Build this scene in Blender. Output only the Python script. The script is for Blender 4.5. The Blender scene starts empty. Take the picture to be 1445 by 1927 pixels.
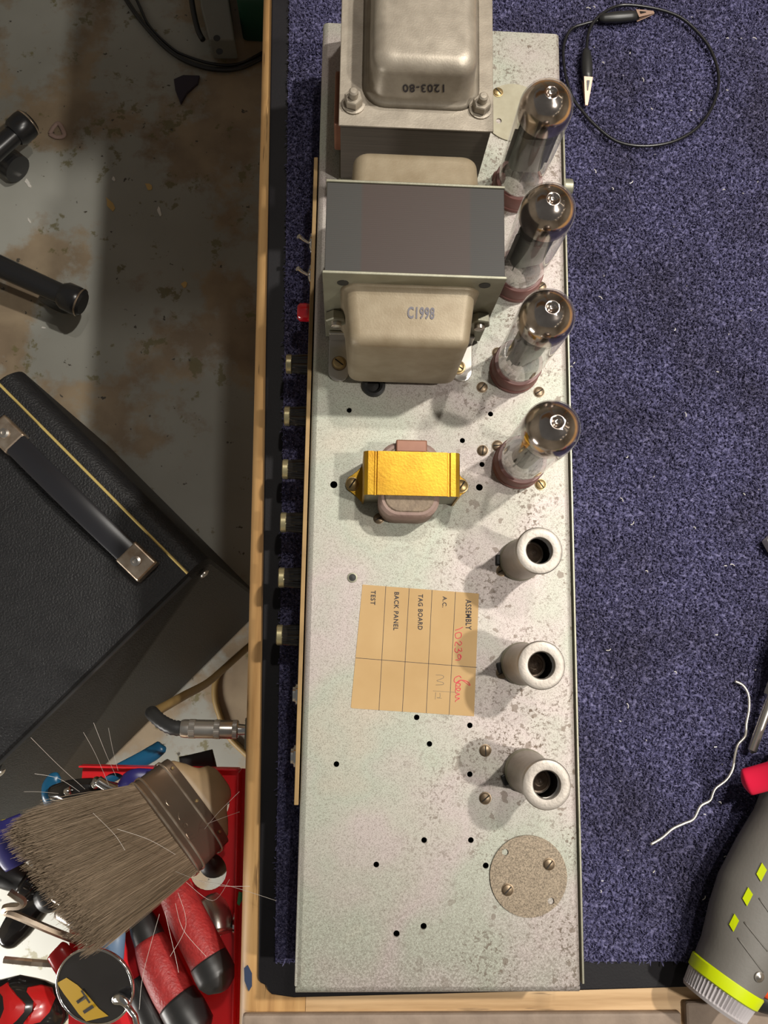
import bpy, math, random
from mathutils import Vector, Matrix
from mathutils.bvhtree import BVHTree
from mathutils.geometry import tessellate_polygon
S = bpy.context.scene
COL = S.collection
random.seed(11)
V = Vector
# ------------------------------------------------------------------ camera
F = 1560.0; CX = 722.5; CY = 963.5; CZ = .614
_Z = -V((-77, -258, -F)); _Z.normalize()
_Y = V((133, 9154, -F)).normalized(); _Y = (_Y - _Y.dot(_Z) * _Z).normalized()
_X = _Y.cross(_Z)
ROT = Matrix((_X, _Y, _Z))            # world = ROT @ camera
CAM = V((0, 0, CZ))
cd = bpy.data.cameras.new('camera'); cam = bpy.data.objects.new('camera', cd); COL.objects.link(cam)
cam.matrix_world = Matrix.Translation(CAM) @ ROT.to_4x4()
cd.sensor_fit = 'VERTICAL'; cd.sensor_height = 36; cd.sensor_width = 27; cd.lens = 36 * F / 1927
cd.clip_start = .02; cd.clip_end = 50
S.camera = cam
# ------------------------------------------------------------------ light
S.view_settings.view_transform = 'Standard'; S.view_settings.look = 'None'
S.view_settings.gamma = 1; S.view_settings.use_curve_mapping = False
S.view_settings.exposure = 0.0
W = bpy.data.worlds.new('world'); S.world = W; W.use_nodes = True
W.node_tree.nodes['Background'].inputs[0].default_value = (.9, .88, .84, 1)
W.node_tree.nodes['Background'].inputs[1].default_value = .12
def area(loc, target, size, power, color=(1, .95, .87), size_y=None):
    l = bpy.data.lights.new('ceiling_or_fill_lamp', 'AREA'); l.energy = power; l.color = color; l.size = size
    if size_y: l.shape = 'RECTANGLE'; l.size_y = size_y
    o = bpy.data.objects.new('ceiling_or_fill_lamp', l); COL.objects.link(o); o.location = loc
    o.rotation_euler = (V(target) - V(loc)).to_track_quat('-Z', 'Y').to_euler()
area((.92, .70, 2.06), (.05, .1, .06), .07, 37)
area((1.10, -.24, 2.00), (.05, .1, .06), .07, 25)
area((.30, .90, 2.06), (.05, .1, .06), .07, 9)
area((-.80, -.62, -.18), (-.50, -.42, -.75), .30, 12, (1, .96, .90))  # added low fill light, out of view, brightens the near left floor
def bulb(loc, power):
    l = bpy.data.lights.new('string_bulb', 'POINT'); l.energy = power; l.color = (1, .85, .65); l.shadow_soft_size = .03
    o = bpy.data.objects.new('string_bulb', l); COL.objects.link(o); o.location = loc
for k in range(9):
    a = -.9 + k * .24
    bulb((2.0 * math.cos(a), 2.0 * math.sin(a), 1.25 + .15 * (k % 2)), .55)

# ------------------------------------------------------------------ pixel -> place
def ray(x, y): return ROT @ V((x - CX, -(y - CY), -F))
def P(x, y, z):
    d = ray(x, y); return CAM + d * ((z - CZ) / d.z)
def PY(x, y, yy):
    d = ray(x, y); return CAM + d * (yy / d.y)
def PXX(x, y, xx):
    d = ray(x, y); return CAM + d * (xx / d.x)

# ------------------------------------------------------------------ materials
def N(nt, t, **kw):
    n = nt.nodes.new(t)
    for k, v in kw.items(): setattr(n, k, v)
    return n
def mat(name, col, rough=.5, metal=0, col2=None, scale=60, amt=.5, bump=0, bscale=200, detail=4, spec=.5, stretch=None, coat=0):
    m = bpy.data.materials.new(name); m.use_nodes = True; nt = m.node_tree; b = nt.nodes['Principled BSDF']
    b.inputs['Base Color'].default_value = (*col, 1); b.inputs['Roughness'].default_value = rough
    b.inputs['Metallic'].default_value = metal; b.inputs['Specular IOR Level'].default_value = spec
    b.inputs['Coat Weight'].default_value = coat
    tc = N(nt, 'ShaderNodeTexCoord'); src = tc.outputs['Object']
    if stretch:
        mp = N(nt, 'ShaderNodeMapping'); mp.inputs['Scale'].default_value = stretch
        nt.links.new(src, mp.inputs[0]); src = mp.outputs[0]
    if col2:
        nz = N(nt, 'ShaderNodeTexNoise'); nz.inputs['Scale'].default_value = scale; nz.inputs['Detail'].default_value = detail
        nt.links.new(src, nz.inputs['Vector'])
        r = N(nt, 'ShaderNodeValToRGB'); r.color_ramp.elements[0].position = .5 - amt / 2; r.color_ramp.elements[1].position = .5 + amt / 2
        r.color_ramp.elements[0].color = (*col, 1); r.color_ramp.elements[1].color = (*col2, 1)
        nt.links.new(nz.outputs[0], r.inputs[0]); nt.links.new(r.outputs[0], b.inputs['Base Color'])
    if bump:
        n2 = N(nt, 'ShaderNodeTexNoise'); n2.inputs['Scale'].default_value = bscale; n2.inputs['Detail'].default_value = 3
        nt.links.new(src, n2.inputs['Vector'])
        bp = N(nt, 'ShaderNodeBump'); bp.inputs['Strength'].default_value = bump; bp.inputs['Distance'].default_value = .001
        nt.links.new(n2.outputs[0], bp.inputs['Height']); nt.links.new(bp.outputs[0], b.inputs['Normal'])
    return m
def ramp(nt, src, stops):
    r = N(nt, 'ShaderNodeValToRGB'); e = r.color_ramp.elements
    e[0].position, e[0].color = stops[0][0], (*stops[0][1], 1); e[1].position, e[1].color = stops[-1][0], (*stops[-1][1], 1)
    for p, c in stops[1:-1]:
        x = e.new(p); x.color = (*c, 1)
    nt.links.new(src, r.inputs[0]); return r.outputs[0]
def noise(nt, src, sc, det=4, rough=.5, off=None):
    n = N(nt, 'ShaderNodeTexNoise'); n.inputs['Scale'].default_value = sc; n.inputs['Detail'].default_value = det; n.inputs['Roughness'].default_value = rough
    if off:
        mp = N(nt, 'ShaderNodeMapping'); mp.inputs['Location'].default_value = off; nt.links.new(src, mp.inputs[0]); src = mp.outputs[0]
    nt.links.new(src, n.inputs['Vector']); return n.outputs[0]
def mix(nt, f, a, b, mode='MIX'):
    m = N(nt, 'ShaderNodeMix', data_type='RGBA', blend_type=mode)
    for k, v in ((0, f), (6, a), (7, b)):
        if isinstance(v, (int, float)): m.inputs[k].default_value = v
        elif isinstance(v, tuple): m.inputs[k].default_value = (*v, 1)
        else: nt.links.new(v, m.inputs[k])
    return m.outputs[2]
def math_(nt, op, a, b=0.):
    m = N(nt, 'ShaderNodeMath', operation=op)
    for k, v in ((0, a), (1, b)):
        if isinstance(v, (int, float)): m.inputs[k].default_value = v
        else: nt.links.new(v, m.inputs[k])
    return m.outputs[0]
def newmat(name):
    m = bpy.data.materials.new(name); m.use_nodes = True; nt = m.node_tree
    tc = N(nt, 'ShaderNodeTexCoord'); return m, nt, nt.nodes['Principled BSDF'], tc.outputs['Object']

def chassis_material():
    m, nt, b, o = newmat('zinc_plated_steel')
    tint = ramp(nt, noise(nt, o, 11, 3), [(.30, (.47, .425, .355)), (.42, (.415, .43, .36)), (.50, (.445, .42, .37)), (.57, (.475, .415, .395)), (.68, (.41, .42, .355))])
    grain = ramp(nt, noise(nt, o, 1900, 3), [(.34, (.60, .58, .55)), (.50, (1, 1, 1)), (.70, (1.08, 1.08, 1.08))])
    c = mix(nt, 1., tint, grain, 'MULTIPLY')
    sx = N(nt, 'ShaderNodeSeparateXYZ'); nt.links.new(o, sx.inputs[0])
    # grime that has gathered along the valve side and the near right corner
    side = N(nt, 'ShaderNodeMapRange'); side.inputs[1].default_value = -.045; side.inputs[2].default_value = .045; nt.links.new(sx.outputs[0], side.inputs[0])
    sp = ramp(nt, noise(nt, o, 420, 4, .65), [(.55, (0, 0, 0)), (.60, (1, 1, 1))])
    big = ramp(nt, noise(nt, o, 30, 4, .6), [(.40, (0, 0, 0)), (.62, (1, 1, 1))])
    f = math_(nt, 'MULTIPLY', math_(nt, 'MULTIPLY', sp, big), math_(nt, 'ADD', math_(nt, 'MULTIPLY', side.outputs[0], .85), .12))
    c = mix(nt, f, c, (.12, .085, .06))
    blot = ramp(nt, noise(nt, o, 130, 2, .5, (3, 1, 0)), [(.665, (0, 0, 0)), (.675, (1, 1, 1))])
    c = mix(nt, math_(nt, 'MULTIPLY', math_(nt, 'MULTIPLY', blot, side.outputs[0]), .75), c, (.17, .13, .10))
    lo = N(nt, 'ShaderNodeMapRange'); lo.inputs[1].default_value = -.23; lo.inputs[2].default_value = -.34; nt.links.new(sx.outputs[1], lo.inputs[0])
    worn = ramp(nt, noise(nt, o, 700, 5, .75), [(.44, (0, 0, 0)), (.56, (1, 1, 1))])
    c = mix(nt, math_(nt, 'MULTIPLY', math_(nt, 'MULTIPLY', worn, lo.outputs[0]), .60), c, (.16, .14, .11))
    nt.links.new(c, b.inputs['Base Color'])
    b.inputs['Metallic'].default_value = .35; b.inputs['Roughness'].default_value = .52
    bp = N(nt, 'ShaderNodeBump'); bp.inputs['Strength'].default_value = .15; bp.inputs['Distance'].default_value = .0003
    nt.links.new(noise(nt, o, 2200, 2), bp.inputs['Height']); nt.links.new(bp.outputs[0], b.inputs['Normal'])
    return m
def floor_material():
    m, nt, b, o = newmat('worn_painted_concrete')
    base = ramp(nt, noise(nt, o, 3, 5), [(.3, (.26, .255, .22)), (.7, (.38, .38, .34))])
    f1 = ramp(nt, noise(nt, o, 5, 8, .62, (1.3, .4, 0)), [(.49, (0, 0, 0)), (.56, (1, 1, 1))])
    c = mix(nt, math_(nt, 'MULTIPLY', f1, .85), base, ramp(nt, noise(nt, o, 14, 5), [(.35, (.20, .135, .075)), (.65, (.34, .25, .15))]))
    f2 = ramp(nt, noise(nt, o, 22, 6, .65, (4, 2, 0)), [(.60, (0, 0, 0)), (.64, (1, 1, 1))])
    c = mix(nt, math_(nt, 'MULTIPLY', f2, .8), c, (.15, .13, .05))
    f3 = ramp(nt, noise(nt, o, 70, 3, .5, (7, 2, 0)), [(.70, (0, 0, 0)), (.73, (1, 1, 1))])
    c = mix(nt, f3, c, (.07, .06, .045))
    nt.links.new(c, b.inputs['Base Color']); b.inputs['Roughness'].default_value = .5
    return m
def wood_material(name, c1, c2, c3, stretch, axis_scale=1.):
    m, nt, b, o = newmat(name)
    mp = N(nt, 'ShaderNodeMapping'); mp.inputs['Scale'].default_value = stretch; nt.links.new(o, mp.inputs[0])
    g = noise(nt, mp.outputs[0], 40, 5, .6)
    c = ramp(nt, g, [(.3, c1), (.5, c2), (.7, c3)])
    sp = ramp(nt, noise(nt, mp.outputs[0], 130, 3, .6, (2, 1, 5)), [(.64, (0, 0, 0)), (.70, (1, 1, 1))])
    c = mix(nt, math_(nt, 'MULTIPLY', sp, .7), c, tuple(v * .35 for v in c1))
    st = ramp(nt, noise(nt, o, 16, 3, .5, (5, 5, 0)), [(.60, (0, 0, 0)), (.68, (1, 1, 1))])
    c = mix(nt, math_(nt, 'MULTIPLY', st, .3), c, tuple(v * .4 for v in c1))
    nt.links.new(c, b.inputs['Base Color']); b.inputs['Roughness'].default_value = .5
    bp = N(nt, 'ShaderNodeBump'); bp.inputs['Strength'].default_value = .2; bp.inputs['Distance'].default_value = .0006
    nt.links.new(g, bp.inputs['Height']); nt.links.new(bp.outputs[0], b.inputs['Normal'])
    return m
def glass_material(name, tint, gloss=.04):
    m = bpy.data.materials.new(name); m.use_nodes = True; nt = m.node_tree; nt.nodes.clear()
    out = N(nt, 'ShaderNodeOutputMaterial'); tr = N(nt, 'ShaderNodeBsdfTransparent'); gl = N(nt, 'ShaderNodeBsdfGlossy')
    tr.inputs[0].default_value = (*tint, 1); gl.inputs['Roughness'].default_value = gloss; gl.inputs['Color'].default_value = (1, 1, 1, 1)
    lw = N(nt, 'ShaderNodeLayerWeight'); lw.inputs[0].default_value = .5
    pw = math_(nt, 'POWER', lw.outputs['Facing'], 3.2); fr = math_(nt, 'ADD', math_(nt, 'MULTIPLY', pw, .75), .05)
    mx = N(nt, 'ShaderNodeMixShader'); nt.links.new(fr, mx.inputs[0]); nt.links.new(tr.outputs[0], mx.inputs[1]); nt.links.new(gl.outputs[0], mx.inputs[2])
    nt.links.new(mx.outputs[0], out.inputs[0]); return m
def carpet_material():
    m, nt, b, o = newmat('blue_carpet_pile')
    c = ramp(nt, noise(nt, o, 500, 3, .6), [(.33, (.020, .019, .050)), (.5, (.082, .078, .165)), (.70, (.22, .21, .36))])
    d = ramp(nt, noise(nt, o, 12, 4, .6), [(.35, (.62, .60, .56)), (.6, (1, 1, 1))])
    c = mix(nt, 1., c, d, 'MULTIPLY')
    nt.links.new(c, b.inputs['Base Color']); b.inputs['Roughness'].default_value = .85; b.inputs['Specular IOR Level'].default_value = .2
    return m
def lam_material():
    m, nt, b, o = newmat('laminated_core_steel')
    w = N(nt, 'ShaderNodeTexWave', wave_type='BANDS', bands_direction='Y'); w.inputs['Scale'].default_value = 260; w.inputs['Distortion'].default_value = .6
    w.inputs['Detail'].default_value = 2; nt.links.new(o, w.inputs['Vector'])
    sx = N(nt, 'ShaderNodeSeparateXYZ'); nt.links.new(o, sx.inputs[0])
    seg = ramp(nt, math_(nt, 'ADD', math_(nt, 'MULTIPLY', sx.outputs[0], 8.), .496), [(0, (.034, .034, .031)), (.235, (.034, .034, .031)), (.25, (.044, .028, .023)), (.745, (.044, .028, .023)), (.76, (.030, .029, .027)), (1, (.030, .029, .027))])
    c = mix(nt, math_(nt, 'MULTIPLY', w.outputs[0], .35), seg, (.058, .046, .040))
    rust = ramp(nt, noise(nt, o, 30, 3, .5, (1.4, .6, 0)), [(.70, (0, 0, 0)), (.76, (1, 1, 1))])
    c = mix(nt, math_(nt, 'MULTIPLY', rust, .3), c, (.30, .11, .05))
    nt.links.new(c, b.inputs['Base Color']); b.inputs['Metallic'].default_value = .0; b.inputs['Roughness'].default_value = .5; b.inputs['Specular IOR Level'].default_value = .35
    return m

M = dict(
 zinc=chassis_material(), floor=floor_material(), lam=lam_material(), carpet=carpet_material(),
 lam_z=mat('stacked_core_steel', (.075, .064, .052), .5, .15, (.13, .11, .09), 40, .5, stretch=(.4, .4, 30)),
 wood=wood_material('bench_pine', (.32, .165, .06), (.53, .30, .115), (.63, .385, .16), (2.2, .14, 1)),
 woodx=wood_material('bench_pine_cross', (.42, .25, .11), (.60, .39, .20), (.72, .50, .28), (.14, 2.2, 1)),
 board=mat('weathered_board', (.22, .165, .125), .7, 0, (.34, .26, .20), 60, .5, .3, 300),
 brushwood=mat('brush_handle_wood', (.22, .15, .075), .5, 0, (.30, .205, .11), 50, .6),
 rubber=mat('black_rubber', (.007, .006, .008), .55, 0, (.012, .011, .013), 30, .6, .08, 600, 3, .25),
 rubber2=mat('soft_black_rubber', (.02, .02, .02), .4),
 blackplastic=mat('gloss_black_plastic', (.014, .012, .011), .16, coat=.3),
 tolex=mat('black_tolex', (.008, .008, .009), .45, 0, (.014, .014, .015), 60, .6, .9, 420, 3, .35),
 tolexside=mat('black_tolex_side', (.018, .018, .020), .6, 0, (.026, .026, .028), 40, .6, .3, 300),
 strap=mat('vinyl_strap', (.016, .016, .019), .3),
 piping=mat('gold_piping', (.55, .42, .14), .4, .3),
 nickel=mat('worn_nickel', (.66, .56, .45), .30, .9, (.34, .24, .16), 90, .5),
 bell=mat('bell_steel', (.25, .215, .17), .44, .35, (.42, .37, .30), 110, .7, .10, 900, 6),
 bell2=mat('bell_tan_steel', (.235, .18, .110), .5, .2, (.35, .29, .20), 90, .7, .10, 900, 6),
 plate=mat('plate_steel', (.22, .21, .155), .4, .45, (.34, .33, .25), 60, .6, .06, 700),
 disc=mat('dull_disc', (.13, .10, .068), .5, .3, (.37, .295, .21), 1300, .35, .08, 1500),
 discpale=mat('pale_disc', (.34, .31, .22), .5, .3, (.42, .39, .29), 120, .5),
 brass=mat('aged_brass', (.34, .24, .11), .38, .8, (.50, .37, .18), 200, .5),
 oldscrew=mat('tarnished_screw', (.17, .12, .075), .42, .7, (.28, .21, .14), 200, .5),
 slot=mat('dark_slot', (.02, .015, .01), .8),
 chrome=mat('chrome', (.78, .76, .74), .12, 1),
 steel=mat('bright_steel', (.56, .52, .47), .28, .95, (.66, .62, .57), 80, .6),
 gold=mat('gold_passivated', (.34, .15, .008), .30, .7, (.54, .33, .025), 60, .7, .05, 700),
 golddark=mat('gold_edge', (.30, .21, .06), .4, .6),
 goldcap=mat('knob_gold', (.60, .52, .30), .28, .85),
 panel=mat('panel_gold', (.40, .26, .11), .5, .3, (.24, .15, .06), 40, .5),
 coil=mat('coil_paper', (.25, .165, .14), .7, 0, (.34, .24, .20), 80, .6, .4, 300),
 coilend=mat('coil_end', (.20, .15, .11), .8, 0, (.30, .23, .16), 200, .5, .8, 500),
 tape=mat('copper_tape', (.20, .08, .045), .4, .2, (.27, .12, .07), 80, .6),
 glass=glass_material('valve_glass', (.93, .93, .93)),
 lens=glass_material('clear_cap', (.80, .80, .84), .1),
 getter=mat('getter_mirror', (.40, .325, .275), .15, 1, (.84, .76, .70), 110, .6),
 anode=mat('anode', (.14, .145, .13), .5, .4, (.24, .245, .22), 60, .6),
 mica=glass_material('mica', (.78, .78, .76), .2),
 stem=mat('electrode_wire', (.55, .53, .50), .3, .8),
 valvebase=mat('valve_base', (.20, .085, .075), .42, 0, (.25, .12, .105), 60, .6),
 can=mat('valve_can', (.32, .285, .25), .45, .4, (.42, .38, .335), 130, .6, .15, 500),
 dark=mat('dark_inside', (.012, .011, .010), .4),
 paper=mat('manila_paper', (.47, .30, .13), .8, 0, (.54, .36, .17), 40, .6),
 ink=mat('ink', (.03, .025, .03), .7), inkblue=mat('print_grey', (.16, .15, .17), .7), pencil=mat('pencil', (.28, .22, .14), .6), redink=mat('red_ink', (.70, .07, .10), .6),
 redlens=mat('red_lens', (.42, .008, .015), .12, coat=.6),
 red=mat('red_enamel', (.82, .022, .030), .38, 0, (.70, .015, .022), 20, .6, coat=.2),
 redgrip=mat('red_grip', (.40, .030, .028), .5, 0, (.28, .02, .02), 300, .5, .6, 500),
 redplastic=mat('red_plastic', (.45, .012, .012), .25),
 redhandle=mat('red_vinyl', (.78, .015, .06), .3), orange=mat('orange_plastic', (.80, .08, .02), .35), yellow=mat('yellow_plastic', (.72, .62, .01), .5),
 lime=mat('lime_plastic', (.56, .68, .0), .35), greyrub=mat('grey_rubber', (.14, .13, .115), .55, 0, (.16, .15, .135), 40, .6, .1, 500),
 blue=mat('blue_vinyl', (.01, .11, .23), .32), purple=mat('indigo_plastic', (.028, .024, .16), .4), paleblue=mat('pale_blue_plastic', (.14, .22, .34), .4),
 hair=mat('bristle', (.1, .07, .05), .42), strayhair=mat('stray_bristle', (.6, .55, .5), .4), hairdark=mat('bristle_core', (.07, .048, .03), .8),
 ferrule=mat('bronze_ferrule', (.20, .15, .11), .3, .85, (.26, .20, .15), 30, .6),
 wire=mat('black_wire', (.012, .012, .013), .3), clip=mat('copper_clip', (.50, .34, .26), .5, .6), clipping=mat('pale_clipping', (.75, .72, .66), .4, .2), solder=mat('solder_wire', (.72, .68, .60), .3, .7),
 cable=mat('tan_cable', (.26, .17, .06), .5), cabinet=mat('grey_enamel', (.20, .20, .18), .5, 0, (.16, .16, .14), 10, .6), green=mat('green_paint', (.004, .05, .025), .5),
 flake=mat('ochre_flake', (.62, .42, .16), .7), debris=mat('dark_scrap', (.03, .022, .04), .7), white=mat('white_plastic', (.75, .72, .68), .4),
 capgrey=mat('cloudy_cap', (.46, .43, .44), .35),
 leaf=mat('green_scrap', (.01, .10, .03), .5), tapeblue=mat('blue_tape', (.02, .035, .08), .7), leather=mat('chair_black', (.015, .015, .016), .28),
)

# ------------------------------------------------------------------ geometry helpers
def wloc(p):
    v = V((0, 0, 0))
    while p: v += V(p.location); p = p.parent
    return v
class MB:
    def __init__(s): s.v = []; s.f = []
    def add(s, vs, fs):
        b = len(s.v); s.v += [V(v) for v in vs]; s.f += [tuple(b + i for i in f) for f in fs]; return s
    def box(s, x0, x1, y0, y1, z0, z1, bev=0):
        if bev: return s.loft([[V((x, y, z)) for x, y in rr((x0 + x1) / 2, (y0 + y1) / 2, (x1 - x0) / 2 - i, (y1 - y0) / 2 - i, max(bev - i, .0003), 3)] for z, i in
                               ((z0, bev * .3), (z0 + bev * .3, 0), (z1 - bev, 0), (z1 - bev * .3, bev * .3), (z1, bev))])
        return s.add([(x, y, z) for z in (z0, z1) for x, y in ((x0, y0), (x1, y0), (x1, y1), (x0, y1))],
                     [(3, 2, 1, 0), (4, 5, 6, 7), (0, 1, 5, 4), (1, 2, 6, 5), (2, 3, 7, 6), (3, 0, 4, 7)])
    def loft(s, rings, cap=True, closed=True):
        n = len(rings[0]); vs = [p for r in rings for p in r]; fs = []
        for k in range(len(rings) - 1):
            for i in range(n if closed else n - 1):
                j = (i + 1) % n; fs.append((k * n + i, k * n + j, (k + 1) * n + j, (k + 1) * n + i))
        if cap: fs += [tuple(reversed(range(n))), tuple(range((len(rings) - 1) * n, len(rings) * n))]
        return s.add(vs, fs)
    def tube(s, pts, r, n=8, cap=True, flat=None):
        pts = [V(p) for p in pts]; rings = []
        rs = r if isinstance(r, (list, tuple)) else [r] * len(pts)
        up = None
        for i, p in enumerate(pts):
            t = (pts[min(i + 1, len(pts) - 1)] - pts[max(i - 1, 0)]).normalized()
            if up is None:
                up = V((0, 0, 1)) if abs(t.z) < .9 else V((0, 1, 0))
            a = t.cross(up).normalized(); b = a.cross(t).normalized(); up = b
            fl = flat if flat else 1.
            rings.append([p + a * math.cos(2 * math.pi * k / n) * rs[i] + b * math.sin(2 * math.pi * k / n) * rs[i] * fl for k in range(n)])
        return s.loft(rings, cap)
    def lathe(s, prof, o=(0, 0, 0), ax=(0, 0, 1), n=32, cap=False, flute=0, fl=0):
        o = V(o); ax = V(ax).normalized(); a = ax.orthogonal().normalized(); b = ax.cross(a); rings = []
        for r, t in prof:
            ring = []
            for k in range(n):
                th = 2 * math.pi * k / n; rad = r * (1 - (fl if flute and k % 2 else 0))
                ring.append(o + ax * t + (a * math.cos(th) + b * math.sin(th)) * rad)
            rings.append(ring)
        return s.loft(rings, cap)
    def prism(s, pts, z0, z1):
        return s.loft([[V((p[0], p[1], z)) for p in pts] for z in (z0, z1)])
    def prism3(s, pts, d):
        return s.loft([[V(p) for p in pts], [V(p) + V(d) for p in pts]])
    def build(s, name, m, parent=None, smooth=False, bevel=0, label=None, sub=0):
        me = bpy.data.meshes.new(name); o0 = wloc(parent)
        me.from_pydata([tuple(v - o0) for v in s.v], [], s.f)
        import bmesh as _b
        bm = _b.new(); bm.from_mesh(me); _b.ops.recalc_face_normals(bm, faces=bm.faces); bm.to_mesh(me); bm.free()
        me.materials.append(M[m])
        ob = bpy.data.objects.new(name, me); COL.objects.link(ob); ob.parent = parent
        if bevel:
            md = ob.modifiers.new('bevel', 'BEVEL'); md.width = bevel; md.segments = 2; md.limit_method = 'ANGLE'; md.angle_limit = .6
        if smooth:
            me.polygons.foreach_set('use_smooth', [True] * len(me.polygons))
            if smooth != 2: me.set_sharp_from_angle(angle=.7)
        if label: ob['label'] = label
        return ob
def rr(cx, cy, hw, hh, r, seg=5):
    r = min(r, hw * .999, hh * .999); out = []
    for qx, qy, a0 in ((1, 1, 0), (-1, 1, 90), (-1, -1, 180), (1, -1, 270)):
        for k in range(seg + 1):
            a = math.radians(a0 + 90 * k / seg)
            out.append((cx + qx * (hw - r) + r * math.cos(a), cy + qy * (hh - r) + r * math.sin(a)))
    return out
def spline(pts, n=8):
    pts = [V(p) for p in pts]; out = []
    for i in range(len(pts) - 1):
        p0 = pts[max(i - 1, 0)]; p1 = pts[i]; p2 = pts[i + 1]; p3 = pts[min(i + 2, len(pts) - 1)]
        for k in range(n):
            t = k / n
            out.append(.5 * ((2 * p1) + (p2 - p0) * t + (2 * p0 - 5 * p1 + 4 * p2 - p3) * t * t + (3 * p1 - p0 - 3 * p2 + p3) * t ** 3))
    out.append(pts[-1]); return out
def thing(name, loc, label, cat, group=None):
    o = bpy.data.objects.new(name, None); COL.objects.link(o); o.location = loc; o.empty_display_size = .01
    o['label'] = label; o['category'] = cat
    if group: o['group'] = group
    return o
def tag(o, label, cat, group=None, kind=None):
    o['label'] = label; o['category'] = cat
    if group: o['group'] = group
    if kind: o['kind'] = kind
    return o
def struct(o): o['kind'] = 'structure'; return o
def dup(root, loc, label, group=None):
    def cp(o, par):
        c = o.copy(); COL.objects.link(c); c.parent = par
        for ch in list(o.children): cp(ch, c)
        return c
    r = cp(root, None); r.location = loc; r['label'] = label
    if group: r['group'] = group
    return r
def plate_with_holes(name, outline, holes, z0, z1, m, parent, nseg=20):
    cu = bpy.data.curves.new(name, 'CURVE'); cu.dimensions = '2D'; cu.fill_mode = 'BOTH'; cu.extrude = (z1 - z0) / 2
    loops = [outline] + [[(cx + r * math.cos(2 * math.pi * k / nseg), cy + r * math.sin(2 * math.pi * k / nseg)) for k in range(nseg)] for cx, cy, r in holes]
    for lp in loops:
        sp = cu.splines.new('POLY'); sp.points.add(len(lp) - 1); sp.use_cyclic_u = True
        for p, (x, y) in zip(sp.points, lp): p.co = (x, y, 0, 1)
    tmp = bpy.data.objects.new('tmp', cu); COL.objects.link(tmp)
    me = bpy.data.meshes.new_from_object(tmp.evaluated_get(bpy.context.evaluated_depsgraph_get()))
    bpy.data.objects.remove(tmp); bpy.data.curves.remove(cu)
    o0 = wloc(parent); zc = (z0 + z1) / 2
    for v in me.vertices: v.co = v.co + V((0, 0, zc)) - o0
    me.materials.clear(); me.materials.append(M[m]); me.name = name
    ob = bpy.data.objects.new(name, me); COL.objects.link(ob); ob.parent = parent; return ob
def text(name, s, p0, p1, up, m, parent, thick=.00015, bold=0):
    """lettering whose baseline runs p0->p1 and whose cap height is the vector up"""
    cu = bpy.data.curves.new(name, 'FONT'); cu.body = s; cu.size = 1; cu.offset = bold; cu.resolution_u = 3; cu.space_character = 1.12
    tmp = bpy.data.objects.new('tmp', cu); COL.objects.link(tmp)
    me = bpy.data.meshes.new_from_object(tmp.evaluated_get(bpy.context.evaluated_depsgraph_get()))
    bpy.data.objects.remove(tmp); bpy.data.curves.remove(cu)
    xs = [v.co.x for v in me.vertices]; ys = [v.co.y for v in me.vertices]; x0, x1, y0, y1 = min(xs), max(xs), min(ys), max(ys)
    p0 = V(p0); ex = V(p1) - p0; up = V(up); n = ex.cross(up).normalized(); n = n if n.z > 0 else -n; o0 = wloc(parent)
    for v in me.vertices: v.co = p0 + ex * ((v.co.x - x0) / (x1 - x0)) + up * ((v.co.y - y0) / (y1 - y0)) + n * thick - o0
    me.materials.clear(); me.materials.append(M[m]); ob = bpy.data.objects.new(name, me); COL.objects.link(ob); ob.parent = parent
    return ob
def bvh(ob):
    o0 = wloc(ob); me = ob.data
    return BVHTree.FromPolygons([v.co + o0 for v in me.vertices], [tuple(p.vertices) for p in me.polygons])
def hit(tree, x, y):
    d = ray(x, y).normalized(); r = tree.ray_cast(CAM, d); return r[0], r[1]
def screw(parent, c, r=.0030, m='oldscrew', ang=.8, name='screw', h=.0016, z=None):
    c = V(c)
    o = MB().lathe([(r * 1.15, 0), (r * 1.15, h * .3), (r, h * .35), (r, h * .7), (r * .8, h), (r * .01, h * 1.1)], c, (0, 0, 1), 24, True).build(name, m, parent, True)
    d = V((math.cos(ang), math.sin(ang), 0)) * r * .88; e = V((-math.sin(ang), math.cos(ang), 0)) * r * .11; t = c + V((0, 0, h * 1.12))
    MB().prism3([t - d - e, t + d - e, t + d + e, t - d + e], (0, 0, .0001)).build('slot', 'slot', o)
    return o
def hexnut(mb, c, ax, r, h): return mb.lathe([(r * .9, 0), (r, h * .12), (r, h * .88), (r * .9, h)], c, ax, 6, True)

# ================================================================== SETTING
FZ = -.75
struct(MB().box(-3, 3, -3, 4, FZ - .03, FZ).build('floor', 'floor'))
M['wall'] = mat('cream_wall', (.55, .50, .42), .8)
for nm, b_ in (('wall_left', (-3.1, -3, -3, 4)), ('wall_right', (3, 3.1, -3, 4)), ('wall_back', (-3, 3, 4, 4.1)), ('wall_front', (-3, 3, -3.1, -3))):
    struct(MB().box(*b_, FZ, 1.95).build(nm, 'wall'))
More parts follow.
